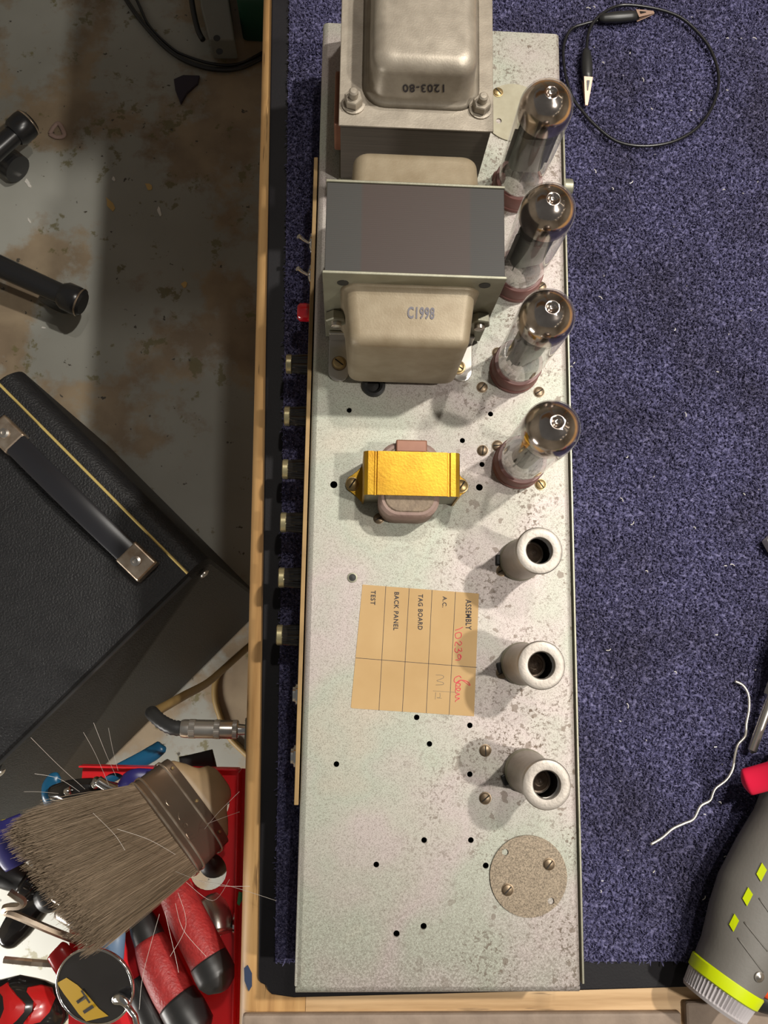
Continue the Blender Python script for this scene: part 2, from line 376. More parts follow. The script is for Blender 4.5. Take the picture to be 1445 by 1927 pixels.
# ------------------------------------------------------------------ workbench
bench = thing('workbench', (.3, .3, FZ), 'pale pine workbench with rounded edge beneath the blue mat', 'workbench')
def edge_x(y): return -.0792 + (.5307 - y) * .0127 / .736
rings = []
for y in (-.42, 1.4):
    ex = edge_x(y); pr = [(1.15, 0), (ex + .012, 0)]
    pr += [(ex + .012 - .012 * math.sin(math.radians(a)), -.012 + .012 * math.cos(math.radians(a))) for a in (15, 30, 45, 60, 75, 90)]
    pr += [(ex, -.024), (ex + .008, -.032), (1.15, -.032)]
    rings.append([V((px_, y, z)) for px_, z in pr])
MB().loft(rings).build('bench_top', 'wood', bench, True)
for a, b in (((-.04, 0), (.98, 0)), ):
    MB().box(-.035, .0, -.36, 1.36, -.16, -.032).build('apron_rail', 'wood', bench)
for x, y in ((.0, -.33), (1.08, -.33), (.0, 1.3), (1.08, 1.3)):
    MB().box(x - .03, x + .04, y - .035, y + .035, FZ, -.032).build('leg', 'wood', bench)
nb = P(700, 1862, 0); 
MB().box(-.02, 1.15, -.42, -.2262, 0, .0006).build('front_plank', 'woodx', bench)
b_ = P(1290, 1890, .006)
for nm, x0, x1, y1, lb in (('weathered_board', -.062, b_.x - .003, P(900, 1908, .006).y, 'grey-brown rough board at the bottom edge of the bench, left of the gap'),
                          ('weathered_board', b_.x, .62, P(1360, 1886, .006).y, 'grey-brown rough board under the clear cap of the grey tool, right of the gap')):
    tag(MB().box(x0, x1, -.40, y1, .0006, .006, .002).build(nm, 'board', None), lb, 'board')
for q in ([(448, 1822), (456, 1812), (463, 1826), (466, 1850), (462, 1864), (452, 1858)],):
    pass
tb = MB().prism([P(x, y, .0005)[:2] for x, y in ((459, 1822), (466, 1816), (474, 1832), (474, 1856), (468, 1866), (460, 1846))], .0, .0005).build('tape_scrap', 'tapeblue', bench)

shelf = thing('shade_shelf', (.4, 1.1, 0), 'plain wooden shelf on uprights, added out of view to shade the far floor', 'shelf')  # added unseen shelf that throws shade on the far floor
MB().box(-.9, 1.15, .76, 1.30, .90, .925).build('shade_shelf_board', 'woodx', shelf)
for x in (.02, 1.05): MB().box(x, x + .05, 1.22, 1.27, 0, .90).build('upright', 'wood', shelf)
# ------------------------------------------------------------------ carpet mat
matt = thing('carpet_mat', (.15, .15, 0), 'dark blue ribbed carpet mat with black rubber border on the bench', 'mat')
mo = [P(*q, 0) for q in ((515, -110), (512, 0), (501, 650), (487, 1838), (490, 1846), (501, 1851), (505, 1861), (512, 1868), (553, 1874))]
mo += [P(1100, 1860, 0), P(1330, 1853, 0)]
outl = [(p.x, p.y) for p in mo] + [(.47, mo[-1].y + .001), (.47, .62)]
MB().prism(outl, .0006, .0035).build('rubber_border', 'rubber', matt, bevel=.001)
cl = [P(545, -100, 0), P(542, 300, 0), P(530, 1100, 0), P(516, 1800, 0)]
cy0 = P(1200, 1808, .004).y
def carpet_left(y): return -.056 + (.53 - y) * .0145 / .74
MB().prism([(carpet_left(.60), .60), (carpet_left(cy0), cy0), (.455, cy0), (.455, .60)], .0035, .0052).build('carpet_backing', 'carpet', matt)
vs = []; fs = []; rnd = random.random
for i in range(150000):
    y = cy0 + rnd() * (.57 - cy0); x0 = carpet_left(y)
    x = x0 + rnd() * (.37 - x0)
    if -.012 < x < .14 and -.19 < y < .44: continue
    a = rnd() * 6.283; w = .00035 + .0002 * rnd(); l = .0012 + .0022 * rnd(); h = .0010 + .0024 * rnd()
    ca, sa = math.cos(a), math.sin(a); c2 = a + .8 * (rnd() - .5) + .5
    b = len(vs); z = .0050
    mx, my = x + ca * l * .5, y + sa * l * .5; ex, ey = mx + math.cos(c2) * l * .6, my + math.sin(c2) * l * .6
    vs += [(x - sa * w, y + ca * w, z), (x + sa * w, y - ca * w, z), (mx + sa * w, my - ca * w, z + h), (mx - sa * w, my + ca * w, z + h), (ex, ey, z + h * .8)]
    fs += [(b, b + 1, b + 2, b + 3), (b + 3, b + 2, b + 4)]
me = bpy.data.meshes.new('carpet_pile'); o0 = wloc(matt); me.from_pydata([(a - o0.x, b - o0.y, c) for a, b, c in vs], [], fs)
me.materials.append(M['carpet']); pile = bpy.data.objects.new('carpet_pile', me); COL.objects.link(pile); pile.parent = matt; pile['kind'] = 'stuff'

# ================================================================== AMPLIFIER CHASSIS
ZT = .064; X0, X1, Y0, Y1 = -.0253, .1526, -.2087, .4590; ZB = .0085
amp = thing('amplifier_chassis', (.0635, .125, ZB), 'long dull zinc-plated valve amplifier chassis lying on the blue mat', 'amplifier')
hl = [(657, 772, 5), (923, 779, 5), (870, 829, 5), (907, 874, 5), (902, 917, 6.5), (628, 912, 6.8), (663, 1087, 6.2), (784, 1350, 5), (884, 1365, 5), (808, 1400, 5),
      (884, 1457, 5), (633, 1438, 5), (798, 1581, 5), (886, 1581, 5), (708, 1627, 5), (914, 1629, 5.2), (797, 1743, 5.4), (746, 1757, 5.4)]
holes = []
for x, y, r in hl:
    p = P(x, y, ZT); holes.append((p.x, p.y, r * .00036))
R = .004
plate_with_holes('top_panel', [(X0 + R, Y0 + R), (X1 - R, Y0 + R), (X1 - R, Y1), (X0 + R, Y1)], holes, ZT - .0015, ZT, 'zinc', amp)
def bend(side, a): # quarter bend
    return (R * math.sin(a), R * math.cos(a))
for nm, f in (('front_side', lambda o, z, y: V((X0 + R - o, y, z))), ('rear_side', lambda o, z, y: V((X1 - R + o, y, z)))):
    prof = [(0, ZT)] + [(R * math.sin(math.radians(a)), ZT - R + R * math.cos(math.radians(a))) for a in (22, 45, 68, 90)] + [(R, ZB)]
    prof += [(R - .0015, ZB)] + [((R - .0015) * math.sin(math.radians(a)), ZT - R + (R - .0015) * math.cos(math.radians(a))) for a in (90, 45, 0)]
    MB().loft([[f(o, z, y) for o, z in prof] for y in (Y0 + (R if 1 else 0), Y1)]).build('chassis_side', 'zinc', amp, True)
prof = [(0, ZT)] + [(R * math.sin(math.radians(a)), ZT - R + R * math.cos(math.radians(a))) for a in (22, 45, 68, 90)] + [(R, ZB), (R - .0015, ZB), (R - .0015, ZT - R), (0, ZT - .0015)]
MB().loft([[V((x, Y0 + R - o, z)) for o, z in prof] for x in (X0 + .0008, X1 - .0008)]).build('chassis_end', 'zinc', amp, True)
MB().box(X0 + .002, X1 - .002, Y1 - .0015, Y1, ZB, ZT - .001).build('chassis_end', 'zinc', amp)
MB().box(X0 + .003, X1 - .003, Y0 + .006, Y1 - .003, ZB, ZB + .001).build('chassis_bottom', 'dark', amp)
# back panel lip
MB().box(X1 + .0016, X1 + .0030, Y0 + .004, .40, ZB, .0605).build('rear_panel', 'plate', amp, bevel=.0003)
MB().box(X1 - .0002, X1 + .0017, Y0 + .006, .395, ZB + .004, .054).build('panel_gap', 'dark', amp)
MB().lathe([(.0062, 0), (.0062, .008), (.0045, .009), (.001, .0092)], (X1 + .003, .345, .046), (1, 0, 0), 20, True).build('rear_connector', 'plate', amp, True)
# front panel
fp = MB().box(-.0290, -.0262, -.0985, .352, ZB + .001, .0605).build('front_panel', 'panel', amp, bevel=.0003)
for (x, y) in ((545, 685), (541, 783), (538, 883), (534, 983), (531, 1087), (527, 1195)):
    p = P(x, y, .034); y = p.y
    k = MB().lathe([(.0074, 0), (.0076, .002), (.0066, .0125), (.0060, .0135)], (-.0295, y, .034), (-1, 0, 0), 44, True, 1, .07).build('control_knob', 'blackplastic', amp, True)
    MB().lathe([(.0064, .0122), (.0071, .0126), (.0071, .0158), (.0062, .0164), (.0002, .0164)], (-.0295, y, .034), (-1, 0, 0), 36, True).build('knob_cap', 'goldcap', k, True)
for py_ in (459, 519):
    p = PXX(582, py_, -.029); y = p.y; z = .034
    y = P(578, py_, z).y
    t = MB().lathe([(.0085, 0), (.0085, .0016), (.006, .003), (.005, .0032)], (-.029, y, z), (-1, 0, 0), 24, True).build('toggle_bezel', 'chrome', amp, True)
    MB().tube([(-.031, y, z), (-.036, y + .0008, z + .004), (-.0395, y + .0016, z + .008)], [.0011, .0013, .0019], 10).build('toggle_lever', 'chrome', t, True)
yl = P(575, 590, .034).y
MB().lathe([(.0064, 0), (.0068, .003), (.0066, .008), (.005, .0098), (.0005, .0102)], (-.029, yl, .036), (-1, 0, 0), 28, True).build('indicator_lamp', 'redlens', amp, True, label='red jewel lamp')
for x, y in ((557, 1305), (553, 1420)):
    q = P(x, y, .036)
    MB().lathe([(.0088, 0), (.0088, .0018), (.0062, .0026), (.0062, .0040), (.004, .0042)], (-.029, q.y, .040), (-1, 0, 0), 24, True).build('jack_socket', 'chrome', amp, True)
for x, y, a, m in ((907, 729, .9, 'oldscrew'), (1014, 738, .6, 'oldscrew'), (936, 664, .8, 'oldscrew'), (936, 839, .1, 'oldscrew'), (908, 848, 1.5, 'oldscrew'),
                   (1017, 912, 2.2, 'brass'), (944, 1074, .5, 'oldscrew'), (944, 1266, .5, 'oldscrew'), (913, 1412, 1.6, 'oldscrew'), (913, 1502, .7, 'oldscrew'), (713, 976, .5, 'oldscrew'),
                   (1018, 540, .6, 'oldscrew')):
    screw(amp, P(x, y, ZT), .0034 if y != 976 else .0032, m, a)
def cover(cx, cy, r, m, shapes, lbl, hs):
    c = P(cx, cy, ZT); n = 64
    outline = [(c.x + r * math.cos(2 * math.pi * k / n), c.y + r * math.sin(2 * math.pi * k / n)) for k in range(n)]
    hh = []
    for x, y in hs:
        p = P(x, y, ZT); hh.append((p.x, p.y, .0021))
    o = plate_with_holes('cover_disc', outline, hh, ZT, ZT + .0011, m, amp)
    o['label'] = lbl
    for x, y, a, sm in shapes: screw(o, P(x, y, ZT + .0011), .0033, sm, a)
cover(994, 1648, .0246, 'disc', ((1033, 1626, .9, 'oldscrew'), (955, 1674, .8, 'oldscrew')), 'brown speckled blanking disc', ((950, 1603), (1036, 1695)))
cover(966, 213, .0232, 'discpale', ((937, 174, 2.3, 'brass'),), 'pale blanking disc', ((938, 229),))
g = P(703, 726, ZT)
MB().lathe([(.0045, .0002), (.0045, .002), (.0062, .0032), (.0078, .0022), (.0082, 0)], g, (0, 0, 1), 32).build('rubber_grommet', 'rubber2', amp, True)
MB().lathe([(.0046, 0), (.0001, .0003)], g, (0, 0, 1), 24).build('grommet_hole', 'dark', amp)
g = P(663, 1087, ZT)
MB().lathe([(.0023, .0001), (.0024, .0007), (.0033, .0006), (.0034, 0)], g, (0, 0, 1), 24).build('eyelet', 'plate', amp, True)
MB().lathe([(.0024, .0001), (.0001, .0002)], g, (0, 0, 1), 16).build('eyelet_hole', 'dark', amp)
g = P(938, 336, ZT)
MB().lathe([(.005, 0), (.0048, .003), (.003, .005), (.0005, .0055)], g, (0, 0, 1), 24, True).build('cable_gland', 'valvebase', amp, True)
# paper label
ZL = ZT + .0003
lc = [P(*q, ZL) for q in ((682, 1100), (901, 1117), (892, 1348), (664, 1333), (660, 1331))]
lab = MB().prism([(p.x, p.y) for p in lc], ZT + .00005, ZL).build('inspection_label', 'paper', amp, label='tan paper test label with ruled columns')
ln = MB()
def seg(mb, a, b, w, z):
    a = P(*a, z); b = P(*b, z); d = (b - a).normalized(); n_ = V((-d.y, d.x, 0)) * w / 2
    mb.prism3([a - n_, b - n_, b + n_, a + n_], (0, 0, .00005))
for a, b in (((726, 1103), (713, 1337)), ((770, 1107), (757, 1340)), ((813, 1110), (802, 1342)), ((857, 1114), (845, 1345)), ((669, 1238), (897, 1256))): seg(ln, a, b, .00032, ZL)
ln.build('ruled_lines', 'ink', lab)
for s_, a, b, c in (('ASSEMBLY', (876, 1128), (876, 1185), 11), ('A.C.', (833, 1122), (832, 1143), 8), ('TAG BOARD', (787, 1118), (786, 1185), 9), ('BACK PANEL', (742, 1114), (740, 1186), 9), ('TEST', (698, 1111), (697, 1138), 9)):
    text('printed_words', s_, P(*a, ZL), P(*b, ZL), P(a[0] + c, a[1] + .5, ZL) - P(*a, ZL), 'ink', lab, bold=.02)
def stroke(name, pts, w, m, parent, z, smooth=True):
    q = [P(x, y, z) for x, y in pts]
    if smooth: q = spline(q, 5)
    return MB().tube(q, w, 5, True).build(name, m, parent)
HW = (((864, 1183), (859, 1187), (866, 1186)), )
hw = MB()
def hs(pts, w=.00026, mb=hw):
    mb.tube(spline([P(x, y, ZL + .0001) for x, y in pts], 5), w, 5, True)
# red number 10239 and signature, read downwards
hs([(871, 1180), (866, 1183), (857, 1186)])
hs([(864, 1190), (857, 1193), (859, 1201), (867, 1199), (868, 1192), (864, 1190)])
hs([(865, 1206), (869, 1210), (865, 1214), (858, 1208), (856, 1216)])
hs([(868, 1219), (869, 1225), (864, 1224), (863, 1221), (861, 1228), (856, 1225), (857, 1219)])
hs([(866, 1232), (862, 1232), (863, 1239), (868, 1237), (866, 1232), (866, 1241), (857, 1242)])
hs([(868, 1276), (864, 1272), (856, 1276), (855, 1283), (862, 1284), (869, 1280), (884, 1290), (880, 1283), (866, 1280), (858, 1288), (864, 1292), (866, 1287), (859, 1286), (858, 1296), (864, 1300), (866, 1295), (858, 1296),
    (858, 1304), (865, 1306), (858, 1309), (858, 1313), (865, 1314), (858, 1318), (857, 1321)])
hw.build('red_handwriting', 'redink', lab)
pn = MB()
hs([(820, 1270), (833, 1271), (834, 1276), (822, 1281), (833, 1284), (834, 1288), (820, 1289)], .00018, pn)
hs([(815, 1300), (862, 1303)], .00014, pn); hs([(820, 1303), (819, 1316)], .00016, pn); hs([(828, 1304), (828, 1312), (822, 1313), (831, 1314)], .00016, pn)
pn.build('pencil_handwriting', 'pencil', lab)

# ================================================================== TRANSFORMERS
# output transformer, upright between two plates
ot = thing('output_transformer', (.037, .24, ZT), 'upright transformer with tan end bell printed C1998 and dark laminations on top', 'transformer')
ox0, ox1, oy0, oy1, oz1 = -.0156, .0893, .2150, .2705, .1640
MB().box(ox0, ox1, oy0, oy1, .066, oz1).build('lamination_stack', 'lam', ot, bevel=.0003)
pf = .2150
hp = [(645, 532), (912, 537), (643, 645)]
fpn = MB().box(ox0 - .0012, ox1 + .0010, pf - .0018, pf, .0665, oz1 + .0012).build('front_plate', 'plate', ot, bevel=.0004)
for x, y in hp:
    q = PY(x, y, pf - .0018)
    MB().lathe([(.0034, -.0001), (.0034, .0003), (.0001, .0003)], q, (0, -1, 0), 20).build('mounting_hole', 'dark', fpn)
MB().box(ox0 - .0005, ox1 + .0005, oy1, oy1 + .0016, .0665, oz1 + .001).build('rear_plate', 'plate', ot, bevel=.0004)
def bell(name, frame, secs, m, parent, smooth=2):
    """secs: (t, cu, cv, hu, hv, r); frame: (origin, u, v, n)"""
    o, u, v, n = [V(q) for q in frame]; rings = []
    for t, cu, cv, hu, hv, r in secs:
        rings.append([o + u * a + v * b + n * t for a, b in rr(cu, cv, hu, hv, r, 6)])
    return MB().loft(rings).build(name, m, parent, smooth)
def bell_secs(cu, cv, hu, hv, depth, taper, rad, fl=.004, rc=.010):
    s = [(0, cu, cv, hu + fl, hv + fl, rc + fl), (.0012, cu, cv, hu + fl * .4, hv + fl * .4, rc + fl * .4), (.004, cu, cv, hu, hv, rc)]
    for k in range(1, 7):
        a = math.radians(90 * k / 6); t = depth - rad + rad * math.sin(a); ins = rad * (1 - math.cos(a))
        s.append((t, cu, cv, hu - taper - ins, hv - taper - ins, max(rc - ins * .5, .003)))
    s.insert(3, (depth - rad, cu, cv, hu - taper, hv - taper, rc)); return s
# bell centre: x .036, z .109
b1 = bell('front_end_bell', ((0, pf - .0018, 0), (1, 0, 0), (0, 0, 1), (0, -1, 0)), bell_secs(.0355, .1095, .0390, .0405, .0350, .0025, .0065, .003, .007), 'bell2', ot)
bell('rear_end_bell', ((0, oy1 + .0016, 0), (-1, 0, 0), (0, 0, 1), (0, 1, 0)), bell_secs(-.0385, .1075, .0405, .0385, .0335, .0015, .0065, .003, .009), 'bell2', ot)
t = bvh(b1)
a, b, c = hit(t, 766, 600)[0], hit(t, 817, 602)[0], hit(t, 767, 577)[0]
text('printed_number', 'C1998', a, b, c - a, 'inkblue', b1, .0004, .03)
for x, y in ((633, 601), (902, 606)):
    q = PY(x, y, pf - .006)
    n_ = hexnut(MB(), (q.x, pf - .0018, q.z), (0, -1, 0), .0072, .0065).build('hex_nut', 'plate', ot)
    MB().lathe([(.0034, .006), (.0034, .0092), (.002, .0098), (.0001, .0098)], (q.x, pf - .0018, q.z), (0, -1, 0), 16).build('bolt_end', 'steel', n_, True)
for xx, sx_, sy_, lb in ((638, 638, 684, 1), (868, 862, 692, 1)):
    c = P(xx, 690 if xx == 638 else 690, ZT)
    fo = MB()
    w = .0073; pts = [(c.x - w, pf - .002), (c.x - w, c.y - .004)] + [(c.x + w * math.cos(math.radians(a)), c.y - .004 + w * math.sin(math.radians(a))) for a in range(190, 351, 20)] + [(c.x + w, c.y - .004), (c.x + w, pf - .002)]
    fo.prism(pts, ZT, ZT + .0022)
    f_ = fo.build('mounting_foot', 'steel' if lb else 'plate', ot, bevel=.0005)
    MB().box(c.x - w, c.x + w, pf - .0045, pf - .0018, ZT, .0785).build('foot_upright', 'steel', f_, bevel=.0008)
    sc = P(sx_, sy_, ZT + .0022); MB().lathe([(.0052, 0), (.0052, .0006), (.004, .0008)], sc, (0, 0, 1), 24, True).build('washer', 'oldscrew', f_, True)
    screw(f_, sc + V((0, 0, .0006)), .0040, 'brass', 2.5, h=.0024)
# mains transformer, lying with its end bell up
mt = thing('mains_transformer', (.04, .39, ZT), 'big squat grey transformer with end bell up, stamped 1203-80, at the top of the photo', 'transformer')
mx0, mx1, my0, my1, mz = -.0100, .0894, .3310, .4460, .1300
MB().box(mx0 + .0008, mx1 - .0012, my0 + .001, my1 - .001, .066, mz - .0015).build('lamination_stack', 'lam_z', mt, bevel=.0003)
MB().box(mx0 - .0004, mx1 + .0002, my0, my1, mz - .0016, mz).build('top_plate', 'bell', mt, bevel=.0005)
MB().box(mx0 - .0005, mx1 - .0005, my0 + .0005, my1, ZT, .0665).build('bottom_plate', 'plate', mt)
c0 = P(690, 150, mz); bx0 = .0085; bx1 = .0760; by0 = P(800, 195, mz).y
b2 = bell('end_bell', ((0, 0, mz), (1, 0, 0), (0, 1, 0), (0, 0, 1)), bell_secs((bx0 + bx1) / 2, (by0 + .436) / 2, (bx1 - bx0) / 2, (.436 - by0) / 2, .0330, .0010, .0090, .0045, .011), 'bell', mt)
t = bvh(b2)
for s_, a, b, c in (('1203-80', (836, 158), (757, 158), (836, 173)),):
    a, b, c = [hit(t, *q)[0] for q in (a, b, c)]
    text('stamped_number', s_, a, b, c - a, 'ink', b2, .0004, .015)
for x, y in ((665, 196), (904, 205)):
    for yy in (None, .4375):
        q = P(x, y, mz); cc = V((q.x, yy or q.y, mz))
        nu = MB().lathe([(.0076, 0), (.0076, .0012), (.006, .0014)], cc, (0, 0, 1), 24, True)
        hexnut(nu, cc + V((0, 0, .0014)), (0, 0, 1), .0060, .0062); n_ = nu.build('hex_nut', 'bell', mt)
        MB().lathe([(.0030, .007), (.0030, .0125), (.002, .0135), (.0001, .0136)], cc, (0, 0, 1), 16).build('bolt_end', 'bell', n_, True)
MB().box(mx0 - .0042, mx0 + .002, P(625, 250, .09).y, P(625, 150, .09).y, .070, .100, .0015).build('coil_insulation', 'tape', mt, label='brown insulating paper')
# choke in gold bracket
ck = thing('choke', (.041, .111, ZT), 'small choke in a shiny gold bracket on the middle of the chassis', 'transformer')
gx0, gx1, gy0, gy1, gz = .0103, .0722, .0964, .1248, .1000
pr = [(gx0, ZT + .001), (gx0, gz - .003), (gx0 + .0008, gz - .001), (gx0 + .003, gz)]
pr += [(gx0 + .0068, gz), (gx0 + .0074, gz - .0010), (gx0 + .0084, gz - .0010), (gx0 + .0090, gz + .0002), (gx1 - .0085, gz + .0002), (gx1 - .0080, gz - .0010), (gx1 - .0070, gz - .0010), (gx1 - .0062, gz)]
pr += [(gx1 - .003, gz), (gx1 - .0008, gz - .001), (gx1, gz - .003), (gx1, ZT + .001)]
inn = [(min(max(x, gx0 + .0012), gx1 - .0012), z - .0013 if ZT + .002 < z else z) for x, z in reversed(pr)]
MB().loft([[V((x, y, z)) for x, z in pr + inn] for y in (gy0, gy1)]).build('gold_bracket', 'gold', ck)
for sgn, cx_, s_ in ((-1, gx0, (663, 911)), (1, gx1, (868, 915))):
    tip = P(*(650, 908) if sgn < 0 else (880, 917), ZT).x; L = abs(tip - cx_); yc = P(*(s_), ZT).y
    o = [(cx_ - sgn * .001, yc - .0135), (cx_ + sgn * L * .35, yc - .0085)] + [(cx_ + sgn * (L - .0062 + .0062 * math.cos(math.radians(a))), yc + .0062 * math.sin(math.radians(a))) for a in range(-70, 71, 20)] + [(cx_ + sgn * L * .35, yc + .0085), (cx_ - sgn * .001, yc + .0135)]
    lug = MB().prism(o, ZT, ZT + .0012).build('mounting_lug', 'gold', ck, bevel=.0003)
    screw(lug, P(*s_, ZT + .0012), .0041, 'brass', 1., h=.0022)
MB().box(gx0 + .0012, gx1 - .0012, gy0 + .0012, gy1 - .0012, ZT, gz - .0015).build('lamination_stack', 'plate', ck)
cxc = (gx0 + gx1) / 2 - .001
co = [V((x, y, 0)) for x, y in rr(cxc, .1085, .0185, .0235, .010, 6)]
MB().loft([[V((x, y, z)) for x, y in rr(cxc, .1080, .0195 - i, .0245 - i, .012, 6)] for z, i in ((ZT + .001, .001), (ZT + .003, 0), (.0915, 0), (.0935, .0015))]).build('coil_winding', 'coil', ck, True)
MB().loft([[V((x, y, z)) for x, y in rr(cxc, .1080, .0165 - i, .0215 - i, .010, 6)] for z, i in ((.0930, 0), (.0945, .001))]).build('coil_end', 'coilend', ck)
tp = P(774, 838, .094)
MB().box(tp.x - .0100, tp.x + .0100, .1255, .1336, .066, .0965, .0008).build('copper_tape', 'tape', ck)

# ================================================================== POWER VALVES
def power_valve():
    r0 = V((0, 0, 0)); t = thing('power_valve', r0, '', 'valve', 'tall glass power valves in a row')
    MB().lathe([(.0174, 0), (.0174, .003), (.0168, .0035), (.0168, .0150), (.0162, .0158), (.014, .0158)], r0, (0, 0, 1), 48).build('valve_base', 'valvebase', t, True)
    pr = [(.0146, .0145), (.0154, .018), (.0158, .030), (.0164, .060), (.0167, .085)]
    cz = .0935; R_ = .0167
    for a in range(0, 80, 8): pr.append((R_ * math.cos(math.radians(a)), cz + R_ * .98 * math.sin(math.radians(a))))
    pr += [(.0030, cz + .0162), (.0024, cz + .0156), (.0012, cz + .0151), (.0001, cz + .0150)]
    MB().lathe(pr, r0, (0, 0, 1), 56).build('glass_envelope', 'glass', t, 2)
    g = [(.0161, .0865), (.0162, .0895)]
    for a in range(0, 72, 8): g.append((.0162 * math.cos(math.radians(a)), .0925 + .0160 * math.sin(math.radians(a))))
    g += [(.0046, .1078), (.0036, .1084), (.0029, .1068), (.0012, .1060), (.0001, .1059)]
    MB().lathe(g, r0, (0, 0, 1), 56).build('getter_mirror', 'getter', t, 2)
    an = []
    for z in (.036, .072):
        an.append([V((x, y, z)) for x, y in rr(0, 0, .0118, .0075, .006, 5)])
    a_ = MB().loft(an); a_.box(-.0145, .0145, -.0004, .0004, .037, .071); a_.build('anode', 'anode', t, True)
    for z in (.0745, .0335):
        MB().lathe([(.0138, 0), (.0138, .0005), (.0001, .0005)], (0, 0, z), (0, 0, 1), 32).build('mica_spacer', 'mica', t)
    w = MB()
    for x, y in ((.006, .0), (-.006, 0), (.0, .004), (0, -.004)):
        w.tube([(x, y, .018), (x, y, .080)], .0005, 6)
    w.lathe([(.0045, 0), (.0052, .0004), (.0045, .0008)], (0, 0, .0825), (0, 0, 1), 20); w.tube([(.012, 0, .075), (.0125, .002, .083)], .0006, 6)
    w.build('electrode_wires', 'stem', t, True)
    MB().lathe([(.0125, .016), (.008, .021), (.005, .030), (.0001, .031)], r0, (0, 0, 1), 24).build('glass_stem', 'mica', t, True)
    return t
spots = [((1027, 203), 'glass power valve at the far end of the row, next to the big squat transformer'), ((1030, 398), 'second glass power valve from the far end, beside the dark laminations'),
         ((1028, 597), 'third glass power valve from the far end, beside the C1998 end bell'), ((1037, 807), 'glass power valve nearest the row of metal cans')]
pv = None
for k, ((x, y), lb) in enumerate(spots):
    q = P(x, y, ZT + .0935); ll = (q.x, q.y, ZT)
    if k == 0: pv = power_valve(); pv.location = ll; pv['label'] = lb
    else:
        o = dup(pv, ll, lb); o.rotation_euler.z = .25 * k
# ================================================================== CANNED VALVES
def can():
    t = thing('valve_shield', (0, 0, 0), '', 'valve can', 'metal valve cans in a row')
    pr = [(.0118, .006), (.0112, .012), (.0113, .045), (.0118, .050), (.0125, .0535), (.01265, .0555), (.0121, .0570), (.0108, .0575), (.0080, .0570), (.0074, .0560), (.0074, .0550), (.0105, .0545), (.0106, .010)]
    pr = [(r_ * (1.14 if r_ > .009 else 1.05), t_) for r_, t_ in pr]
    MB().lathe(pr, (0, 0, 0), (0, 0, 1), 56).build('shield_can', 'can', t, True)
    MB().lathe([(.0140, 0), (.0140, .005), (.0134, .0065), (.0126, .0068)], (0, 0, 0), (0, 0, 1), 48, False).build('socket_skirt', 'plate', t, True)
    MB().box(-.0165, -.0105, -.0035, .0035, 0, .0022, .0008).build('locking_tab', 'dark', t)
    sp = MB(); pts = [(.0092 * math.cos(a * .35), .0092 * math.sin(a * .35), .046 + a * .00009) for a in range(60)]
    sp.tube(pts, .0005, 5).build('coil_spring', 'steel', t, True)
    return t
def preamp():
    t = thing('preamp_valve', (0, 0, 0), '', 'valve', 'small valves inside the cans')
    MB().lathe([(.0088, .002), (.0089, .034), (.0080, .0385), (.0055, .0405), (.0035, .0412), (.0026, .0432), (.0015, .0452), (.0001, .0458)], (0, 0, 0), (0, 0, 1), 36).build('glass_envelope', 'getter', t, 2)
    MB().lathe([(.0070, .0395), (.0074, .0402), (.0070, .0409)], (0, 0, 0), (0, 0, 1), 32).build('glass_ring', 'can', t, True)
    return t
cs = [((1015, 1036), 'grey metal valve can nearest the tall glass valves', 'small valve seen down inside the can nearest the glass valves'),
      ((1019, 1252), 'middle grey metal valve can of three', 'small valve seen down inside the middle can'),
      ((1029, 1477), 'grey metal valve can nearest the brown speckled disc', 'small valve seen down inside the can nearest the brown disc')]
for k, ((x, y), l1, l2) in enumerate(cs):
    q = P(x, y, ZT + .057); ll = V((q.x, q.y, ZT))
    if k == 0:
        cn = can(); cn.location = ll; cn['label'] = l1; pa = preamp(); pa.location = ll + V((-.0012, 0, .0005)); pa['label'] = l2
    else: dup(cn, ll, l1).rotation_euler.z = .2 * k; dup(pa, ll + V((-.0012, 0, .0005)), l2)

